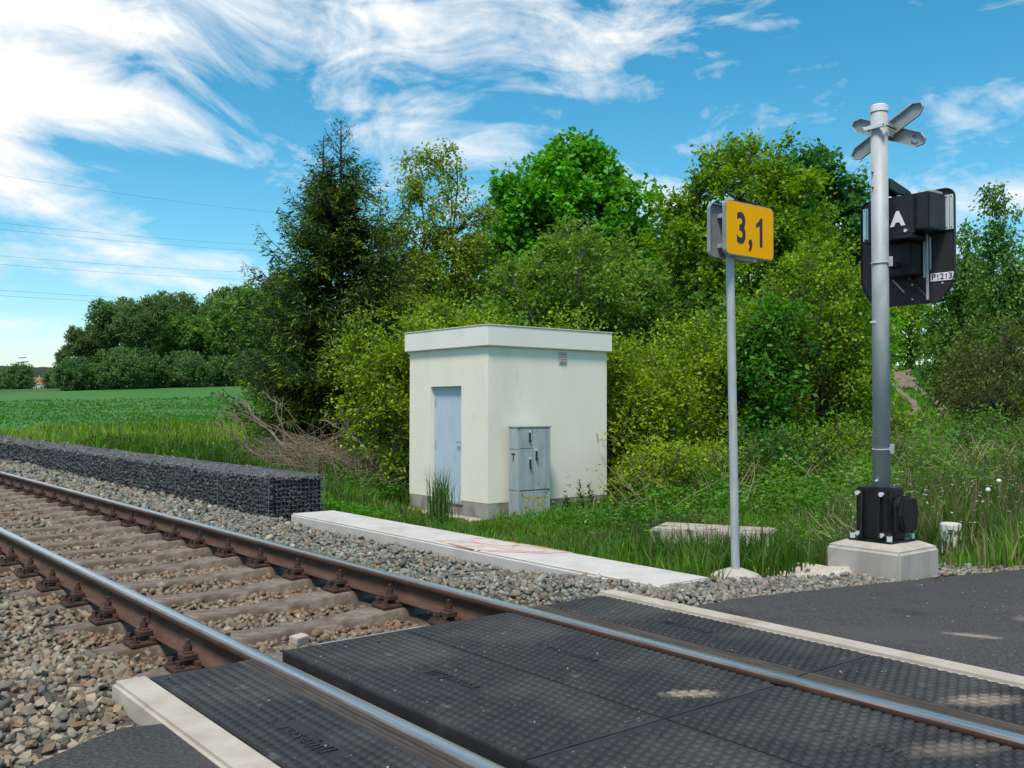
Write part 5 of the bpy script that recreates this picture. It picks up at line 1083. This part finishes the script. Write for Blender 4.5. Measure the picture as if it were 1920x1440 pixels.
broadleaf('blackthorn_bush', at(24.3, 27), 'dark brownish blackthorn bush at the foot of the thin birch', 'bush', 65, [lobe(0, 0, 1.6, 1.3, 1.2, 1.1), lobe(.9, 0, 2.3, .8, 1, .9), lobe(-.8, 0, 1.3, .8, .9, .8)], [stem(G, 2.4, (G.uniform(-1, 1), G.uniform(-1, 1))) for _ in range(7)], 90, 8, .09, BROWN, M['bark'], spread=.38, trunk_r=.035, bare=.12)
broadleaf('blackthorn_bush', at(25.3, 31), 'olive thorn bush between the forest path and the blackthorn', 'bush', 66, [lobe(0, 0, 1.4, 1.3, 1.2, 1.1), lobe(.5, 0, 2.4, .9, 1, .9)], [stem(G, 2.4, (G.uniform(-1, 1), G.uniform(-1, 1))) for _ in range(6)], 80, 8, .11, bright((.04, .065, .012), (.10, .13, .03)), M['bark'], spread=.42, trunk_r=.035)
broadleaf('hazel_thicket', at(32.0, 35), 'dense green hazel thicket where the path enters the trees', 'thicket', 67, [lobe(0, 0, 2.2, 1.7, 1.6, 2.0), lobe(-.6, 0, 4.0, 1.4, 1.4, 1.4), lobe(.6, 0, 3.2, .8, 1, 1.2)], [stem(G, 4, (G.uniform(-1, 1), G.uniform(-1, 1))) for _ in range(6)], 130, 10, .15, MAPLE, M['bark'], spread=.5, trunk_r=.05)
broadleaf('young_ash', at(22.2, 48), 'pale green young ash behind the blackthorn at the bank', 'tree', 68, [lobe(0, 0, 4, 2, 2, 2.6), lobe(0, 0, 6.5, 1.3, 1.3, 1.5)], [stem(G, 7)], 100, 9, .2, BLUEG, M['bark'], spread=.7, trunk_r=.12)

# --- wood beyond the field
def forest():
    g = np.random.default_rng(15); protos = []
    specs = [('tall thin-stemmed pine-like tree of the wood beyond the field', [(0, 0, 9.5, 2.6, 2.6, 2.0), (.8, .5, 11.3, 1.8, 1.8, 1.3), (-.9, -.3, 7.6, 1.7, 1.7, 1.1)], 12.3, 120, bright((.045, .078, .030), (.100, .135, .048)), .34),
             ('round leafy tree of the wood beyond the field', [(0, 0, 6.6, 3.1, 3.1, 3.6), (.8, -.5, 9.3, 2.1, 2.1, 2.0), (-1.2, .4, 8.0, 2, 2, 2)], 10.8, 150, bright((.040, .095, .024), (.105, .170, .040)), .38),
             ('low spreading tree at the edge of the wood beyond the field', [(0, 0, 2.6, 2.6, 2.6, 2.4), (1.1, .4, 4.2, 1.6, 1.6, 1.4)], 5.0, 95, bright((.034, .080, .030), (.090, .140, .048)), .32)]
    for k, (lab, lb, H, nc, cols, lf) in enumerate(specs):
        protos.append(broadleaf('woodland_tree', (0, 0, 0), lab, 'tree', 80+k, lb, [stem(G, H, (.4, .2)), stem(G, H*.8, (-1.2, .6))], nc, 10, lf, cols, M['bark'], 'trees of the wood beyond the field', spread=.85, droop=.05, trunk_r=.2, twigs=9, width=.75))
    used = set()
    def put(k, a, r, s, rz):
        o_ = protos[k] if k not in used else copy_tree(protos[k]); used.add(k)
        o_.location = at(a, r, -.2); o_.scale = (s, s, s*g.uniform(.94, 1.06)); o_.rotation_euler.z = rz
    # tall trees rising towards the spruce
    for a, s in [(76.2, .50), (75.6, .66), (75.0, .80), (74.35, .92), (73.8, .90), (73.3, 1.0), (72.8, .97), (72.25, 1.05), (71.7, .98), (71.1, 1.06), (70.5, 1.0), (69.8, 1.10), (69.1, 1.02), (68.4, 1.18), (67.6, 1.22), (66.8, 1.15), (66.0, 1.30), (65.2, 1.25), (64.2, 1.36), (63.2, 1.3)]:
        put(0 if g.random() < (.9 if a > 70.5 else .5) else 1, a+g.uniform(-.2, .2), 142+g.uniform(-4, 12), s*.98, g.uniform(0, 6.28))
    for a in np.arange(62.5, 70.0, .95): put(1, a+g.uniform(-.3, .3), 158+g.uniform(0, 14), g.uniform(1.0, 1.3), g.uniform(0, 6.28))
    for a in np.arange(63.0, 77.2, .75): put(2, a+g.uniform(-.35, .35), 133+g.uniform(0, 8), g.uniform(.45, 1.05)*(1 if a < 75 else .8), g.uniform(0, 6.28))
    for a in np.arange(70.0, 75.6, .7): put(1, a+g.uniform(-.2, .2), 150+g.uniform(0, 10), g.uniform(.62, .8)*(1 if a < 74 else .8), g.uniform(0, 6.28))
    # clumps on the far side towards the village
    for a, r, s in [(79.6, 300, 1.0), (79.0, 330, 1.25), (78.65, 290, 1.35), (78.2, 345, 1.1), (80.2, 300, 1.3), (76.9, 320, 1.2), (76.4, 300, 1.2), (80.8, 320, 1.5), (81.6, 310, 1.4)]: put(2, a, r, s, g.uniform(0, 6.28))
forest()

# --- brush pile of dead boughs in front of the spruce
def brush():
    g = np.random.default_rng(21); cx_, cy_, _ = polar(63.0, 19.6); zg = h1(cx_, cy_); root = empty('brush_pile', (cx_, cy_, zg), 'tangled pile of dead brown boughs below the spruce', 'brush pile')
    def bough(s_, d_, L_, r0, bend):
        t = np.linspace(0, 1, 9)[:, None]; P = np.array(s_)+np.array(d_)*L_*t+np.array(bend)*L_*np.sin(t*np.pi)*.2; P[1:] += g.normal(0, .035, (8, 3)); return P, r0*(1-.75*t[:, 0])
    for k in range(9):
        off = LR*g.uniform(-1.3, 1.5)+FW*g.uniform(-.4, .4); s_ = (off[0], off[1], g.uniform(.05, .3)); dr = LR*g.uniform(-1, .6); d_ = nrm(np.array([dr[0], dr[1], g.uniform(.15, .75)])); b = TB(); P, R = bough(s_, d_, g.uniform(1.2, 2.3), g.uniform(.022, .038), (0, 0, g.uniform(-.4, .8))); b.add(P, R, 6)
        for q in range(9):
            i = g.integers(2, 8); b.add(np.array([P[i], P[i]+nrm(d_+g.normal(0, .6, 3))*.25, P[i]+nrm(d_+g.normal(0, .5, 3))*.55]), [.009, .006, .003], 4)
        b.build('bough', M['deadwood'], root, local=True)
    tw = TB()
    for k in range(1300):
        u = g.normal(0, .95); f = g.normal(0, .45); h_ = max(.05, .95*math.exp(-(u/1.15)**2)); s_ = np.array([LR[0]*u+FW[0]*f, LR[1]*u+FW[1]*f, g.uniform(-.1, h_)]); dr = LR*g.normal(-.3, .8); d_ = nrm(np.array([dr[0], dr[1], g.normal(.15, .45)])); l_ = g.uniform(.25, .8)
        tw.add(np.array([s_, s_+d_*l_*.5+g.normal(0, .05, 3), s_+d_*l_+np.array([0, 0, -.15*l_])+g.normal(0, .06, 3)]), [.006, .005, .003], 3)
    o_ = tw.build('twigs', M['deadwood'], root, local=True); o_['kind'] = 'stuff'; root.scale = (1.12, 1.12, .95)
brush()

# --- grass, herbs and dry stalks
def blocked(x, y, pad=.0):
    b = (x > 9.66-pad) & (x < 12.6+pad) & (y > 12.7-pad) & (y < 15.2+pad)
    b |= (x > 9.02) & (x < 9.68) & (y > 12.6) & (y < 15.22)
    b |= (x > 10.02) & (x < 10.8) & (y > 12.33) & (y < 12.66)
    b |= (x < 5.24) & (y < 10.3); b |= (x < 5.42) & (y > 10.0)
    b |= (y < edge_y(x)+.04)
    b |= (x > 6.6) & (x < 7.34) & (y > 3.6) & (y < 4.44)
    b |= np.hypot(x-5.64, y-4.43) < .24
    b |= (np.abs((x-9.45)*d_c[0]+(y-7.75)*d_c[1]) < .74) & (np.abs((x-9.45)*-d_c[1]+(y-7.75)*d_c[0]) < .38)
    b |= (y < edge_y(x)+np.interp(x, [4, 5.2, 5.8, 6.5, 6.9, 7.3, 7.9, 8.3], [1.2, .72, .72, .75, .7, .55, .2, .0])) & (x < 8.3)
    b |= np.hypot(x-8.95, y-4.5) < .11
    return b
d_c = d_
def blades(name, x, y, hh, ww, col, g, label, lean=.35, parent=None, dz=-.03):
    n_ = len(x); z = hgt(x, y)+dz; a = g.uniform(0, 6.283, n_); Ld = np.stack([np.cos(a), np.sin(a), np.zeros(n_)], -1); ln = np.abs(g.normal(0, lean, n_))[:, None]*hh[:, None]
    vx, vy = -y/np.hypot(x, y), x/np.hypot(x, y); tw = g.normal(0, .7, n_); Sd = np.stack([vx*np.cos(tw)-vy*np.sin(tw), vx*np.sin(tw)+vy*np.cos(tw), np.zeros(n_)], -1)*ww[:, None]
    B = np.stack([x, y, z], -1); Mp = B+Ld*ln*.35+np.array([0, 0, 1.])*hh[:, None]*.58; T = B+Ld*ln+np.array([0, 0, 1.])*(hh[:, None]-.25*ln)
    V = np.stack([B-Sd*.5, B+Sd*.5, Mp+Sd*.42, Mp-Sd*.42, T], 1).reshape(-1, 3); i = np.arange(n_)[:, None]*5
    o_ = np_mesh(name, V, [i+np.array([[0, 1, 2, 3]]), i+np.array([[3, 2, 4]])], M['blade'], parent, col=np.repeat(col, 5, 0)); tag(o_, label, 'grass', kind='stuff'); return o_
def gcol(g, x, y, lush, dry, pd):
    t = np.clip(.5+.5*vnoise(x, y, .9)+g.normal(0, .22, len(x)), 0, 1); c = mixcol(lush[0], lush[1], t); dm = (g.random(len(x)) < pd)
    c[dm] = np.array(dry)*g.uniform(.7, 1.2, (dm.sum(), 1)); c = c*np.clip(.80+.32*vnoise(y, x, .65), .45, 1.15)[:, None]; return c*g.uniform(.62, 1.15, (len(x), 1))
g = np.random.default_rng(31)
def polar_scatter(n, a0, a1, r0, r1, p=1.0):
    a = np.radians(g.uniform(a0, a1, n)); r = r0+(r1-r0)*g.random(n)**p; return r*np.cos(a), r*np.sin(a)
x, y = polar_scatter(140000, 20, 84, 5.2, 24, 1.15)
k = ~blocked(x, y); x, y = x[k], y[k]
r = np.hypot(x, y); azd = np.degrees(np.arctan2(y, x))
patch = np.clip(.55+.45*vnoise(x, y, .8), .15, 1.2)
hh = (.17+.26*patch)*g.uniform(.5, 1.35, len(x))
near_slab = np.exp(-((x-5.3)/.5)**2); hh *= 1-.35*near_slab
bank = sstep(36, 31, azd)*sstep(8.2, 9.5, r); hh *= 1+.45*bank
ditch = np.exp(-((x-8)**2+(y-7.5)**2)/3.5); hh *= 1+.15*ditch
hh *= 1-.35*np.exp(-(((x-7.9)/1.4)**2+((y-7.0)/1.1)**2)); hh *= 1-.75*np.exp(-(((x-8.75)/.55)**2+((y-7.1)/.75)**2)); hh *= np.where((x > 6.2) & (x < 9.8) & (y > 8.2) & (y < 13.2), .5, 1)
hh *= 1-.85*np.exp(-(((x-8.3)/.75)**2+((y-4.2)/.4)**2)); hh *= np.where((x > 9.6) & (x < 11.2) & (y > 10.8) & (y < 12.8), .6, 1)
clear = (x > 8.0) & (x < 9.7) & (y > 12.0) & (y < 15.6); hh *= np.where(clear, .55, 1)
pd = np.clip(.07+.30*bank+.2*(vnoise(x, y, .5) > .55)+.25*np.exp(-((azd-40)/5)**2)*sstep(12, 15, r), 0, .4)
col = gcol(g, x, y, bright((.032, .080, .008), (.085, .160, .016)), (.30, .24, .13), pd)
blades('grass', x, y, hh, .007+.0007*r*g.uniform(.7, 1.4, len(x)), col, g, 'tall lush green grass on the verge, ditch and bank')
# farther rough grass strip between wall, field and trees
x, y = polar_scatter(42000, 20, 86, 22, 48, 1.3); k = ~blocked(x, y); x, y = x[k], y[k]; r = np.hypot(x, y)
azd = np.degrees(np.arctan2(y, x))
hh = (.18+.28*np.clip(.5+.5*vnoise(x, y, .5), 0, 1))*g.uniform(.5, 1.3, len(x))*np.where(azd > 62, np.interp(r, [22, 34, 38, 48], [1.1, 1.0, .45, .3]), 1)
col = gcol(g, x, y, bright((.075, .155, .013), (.17, .235, .026)), (.40, .34, .18), np.full(len(x), .12))
blades('grass', x, y, hh, .0011*r*g.uniform(.7, 1.4, len(x)), col, g, 'rough pale grass strip between gabion wall, field and trees')
# grass along the forest path
x, y = polar_scatter(9000, 23, 33, 46, 118, 1.0); r = np.hypot(x, y); azd = np.degrees(np.arctan2(y, x)); ca_ = np.interp(r, [q[1] for q in cen], [q[0] for q in cen]); off = np.abs(np.radians(azd-ca_)*r)
k = ~((off > .45) & (off < 1.05)) & ~((off < 1.3) & (r > 88)); x, y, r = x[k], y[k], r[k]
blades('grass', x, y, g.uniform(.15, .5, len(x)), .0016*r*g.uniform(.7, 1.3, len(x)), gcol(g, x, y, bright((.045, .115, .009), (.10, .19, .018)), (.25, .2, .1), np.full(len(x), .08)), g, 'rough grass beside the forest path uphill')
# crop blades in the field
x, y = polar_scatter(12000, 63.2, 88, 36.5, 90, 2.6); r = np.hypot(x, y); col = mixcol((.060, .195, .024), (.090, .230, .030), np.clip(.5+.45*vnoise(x, y, .09)+g.normal(0, .08, len(x)), 0, 1))
blades('crop', x, y, (.20+.03*vnoise(x, y, .2))*g.uniform(.8, 1.1, len(x)), 0.0024*r, col, g, 'young green crop standing in the field', lean=.15)
# broad-leaved herbs
def herbs(n, cx_, cy_, sx_, sy_, h_, leaf_, cols, label, seed, dens=1):
    g2 = np.random.default_rng(seed); x_ = cx_+g2.normal(0, sx_, n); y_ = cy_+g2.normal(0, sy_, n); k_ = ~blocked(x_, y_, .05); x_, y_ = x_[k_], y_[k_]; m_ = len(x_)
    hm = h_*np.clip(.6+.4*vnoise(x_, y_, 2.0), .2, 1.2); z_ = hgt(x_, y_)+hm*g2.random(m_)**.7; D = g2.normal(0, 1, (m_, 3)); D[:, 2] = D[:, 2]*.3+.15
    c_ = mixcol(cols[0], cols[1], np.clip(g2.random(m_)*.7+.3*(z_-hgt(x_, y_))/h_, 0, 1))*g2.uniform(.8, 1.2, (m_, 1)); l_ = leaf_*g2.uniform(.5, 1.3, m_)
    o_ = leaf_mesh('herbs', np.stack([x_, y_, z_], -1), D, nrm(g2.normal(0, .5, (m_, 3))+np.array([0, 0, 1.])), l_, l_*.45, c_, M['leaf'], None, local=False); tag(o_, label, 'herbs', kind='stuff')
LUSH = bright((.018, .070, .007), (.055, .145, .012))
herbs(1500, 9.9, 10.9, .5, .5, .35, .06, LUSH, 'dark leafy herbs in the ditch in front of the cabinet', 1)
herbs(9000, 12.2, 9.6, 1.0, .9, .7, .075, LUSH, 'dark nettle patch between hut and culvert slab', 2)
herbs(9000, 13.0, 8.2, 1.6, 1.2, .9, .08, bright((.028, .075, .010), (.09, .165, .02)), 'mixed herbs and brambles on the slope behind the culvert slab', 3)
herbs(6000, 15.0, 8.3, 2.2, .9, .8, .08, bright((.04, .09, .015), (.12, .19, .04)), 'pale herbs on the bank behind the signal', 4)
herbs(5000, 9.4, 16.6, .5, .9, .7, .075, LUSH, 'dark nettles between hut and brush pile', 5)
herbs(3500, 10.4, 6.3, .8, .35, .4, .05, bright((.05, .11, .012), (.13, .21, .03)), 'low light herbs behind the signal foundation', 6)
herbs(5000, 7.0, 20.5, .7, 3.0, .45, .07, LUSH, 'leafy herbs behind the gabion wall', 7)
herbs(7000, 17.5, 12.0, 2.4, 1.8, 1.1, .10, bright((.022, .06, .008), (.07, .12, .015)), 'dark brambles at the foot of the bushes', 8)
herbs(5000, 13.6, 10.4, 1.2, .9, .55, .07, bright((.012, .040, .006), (.040, .095, .012)), 'dark undergrowth between hut corner and sign pole', 9)  # leaf colours darkened to stand for the shade under the bushes
herbs(2500, 6.1, 11.2, .3, .8, .4, .06, LUSH, 'leafy herbs at the end of the gabion wall', 10)
# dry stalks
def stalks(n, cx_, cy_, sx_, sy_, L0, lean, label, seed, mat='straw'):
    g2 = np.random.default_rng(seed); tb = TB()
    for i in range(n):
        x_, y_ = cx_+g2.normal(0, sx_), cy_+g2.normal(0, sy_)
        if blocked(np.array([x_]), np.array([y_]))[0]: continue
        z_ = h1(x_, y_); d_ = nrm(np.array([g2.normal(0, lean), g2.normal(0, lean), 1.])); L_ = L0*g2.uniform(.5, 1.2); s_ = np.array([x_, y_, z_])
        tb.add(np.array([s_, s_+d_*L_*.5, s_+d_*L_+np.array([g2.normal(0, .08), g2.normal(0, .08), -.10*L_])]), [.009, .007, .004], 3)
    o_ = tb.build('dry_stalks', M[mat]); tag(o_, label, 'dry stalks', kind='stuff')
stalks(120, 12.6, 10.6, .9, .6, 1.1, .7, 'dry straw-coloured stalks leaning beyond the hut corner', 1)
stalks(160, 14.6, 9.0, 1.4, .8, .9, .8, 'dry stalks tangled on the slope behind the sign pole', 2)
stalks(220, 15.6, 7.6, 1.3, .7, .8, .9, 'dry stalks lying on the bank behind the signal', 3)
stalks(120, 9.0, 17.2, .35, .5, .9, .35, 'pinkish dry stalks standing by the brush pile', 4, 'deadwood')
stalks(70, 9.6, 5.6, .6, .2, .5, .6, 'dry grass stalks behind the signal foundation', 5)

# countable plants
def tall_grass_tuft():
    g2 = np.random.default_rng(8); x0, y0 = 8.75, 12.75; z0 = h1(x0, y0); tb = []
    n_ = 150; x_ = x0+g2.normal(0, .09, n_); y_ = y0+g2.normal(0, .09, n_); hh_ = g2.uniform(.5, 1.05, n_)
    root = empty('grass_tuft', (x0, y0, z0), 'tall upright tuft of grass in front of the hut door', 'grass')
    o_ = blades('blade_bunch', x_, y_, hh_, np.full(n_, .012), mixcol((.05, .12, .015), (.12, .20, .04), g2.random(n_)), g2, 'x', .16, root)
    for q in ('label', 'category', 'kind'): del o_[q]
tall_grass_tuft()
def thistle(x0, y0, h_, seed, label):
    g2 = np.random.default_rng(seed); z0 = h1(x0, y0); root = empty('thistle_plant', (x0, y0, z0), label, 'plant', 'leafy thistles by the hut')
    tb = TB(); tb.add([(0, 0, 0), (.01, .01, h_*.5), (0, .02, h_)], [.009, .007, .004], 5); tb.build('stem', M['leafstem'] if 'leafstem' in M else M['barkpale'], root, local=True)
    n_ = 70; t = g2.random(n_); a = g2.uniform(0, 6.28, n_); D = np.stack([np.cos(a), np.sin(a), g2.uniform(.1, .7, n_)], -1); l_ = (.06+.13*(1-t))*g2.uniform(.8, 1.2, n_)
    leaf_mesh('foliage', np.stack([np.zeros(n_), np.zeros(n_), t*h_], -1), D, np.tile([0, 0, 1.], (n_, 1))+g2.normal(0, .3, (n_, 3)), l_, l_*.3, mixcol((.02, .06, .018), (.05, .105, .04), g2.random(n_)), M['leaf'], root)
thistle(11.35, 12.25, .62, 1, 'tall leafy thistle against the hut wall right of the cabinet')
thistle(11.62, 12.3, .55, 2, 'shorter leafy thistle beside the tall one at the hut wall')
thistle(10.98, 12.2, .36, 3, 'small broad-leaved weed between cabinet and thistles')
def dandelion(x0, y0, h_, label):
    z0 = h1(x0, y0); root = empty('dandelion', (x0, y0, z0), label, 'dandelion', 'dandelions gone to seed behind the signal')
    MB().tube([(x0, y0, z0), (x0+.01, y0, z0+h_*.5), (x0, y0+.01, z0+h_)], .0035, 5).build('stem', M['straw'], root)
    V = ICO_V*.030+np.array([x0, y0+.01, z0+h_+.02]); np_mesh('seed_head', V, [ICO_F], M['seed'], root, smooth=True)
dandelion(8.55, 4.72, .52, 'tall dandelion seed head standing behind the signal foot')
dandelion(10.6, 4.9, .45, 'small dandelion seed head in the grass by the road')
dandelion(11.3, 5.1, .5, 'dandelion seed head further along the road grass')
# white flower heads on the bank
x, y = polar_scatter(260, 22, 32, 9.5, 16, 1); k = ~blocked(x, y); x, y = x[k], y[k]; n_ = len(x); z = hgt(x, y)+g.uniform(.3, .6, n_)
o = leaf_mesh('flower_heads', np.stack([x, y, z], -1), g.normal(0, 1, (n_, 3))*np.array([1, 1, .2]), np.tile([0, 0, 1.], (n_, 1)), .035, .035, np.tile([.6, .6, .55], (n_, 1)), M['leaf'], None, local=False); tag(o, 'tiny white flower heads scattered in the bank grass', 'flowers', kind='stuff')
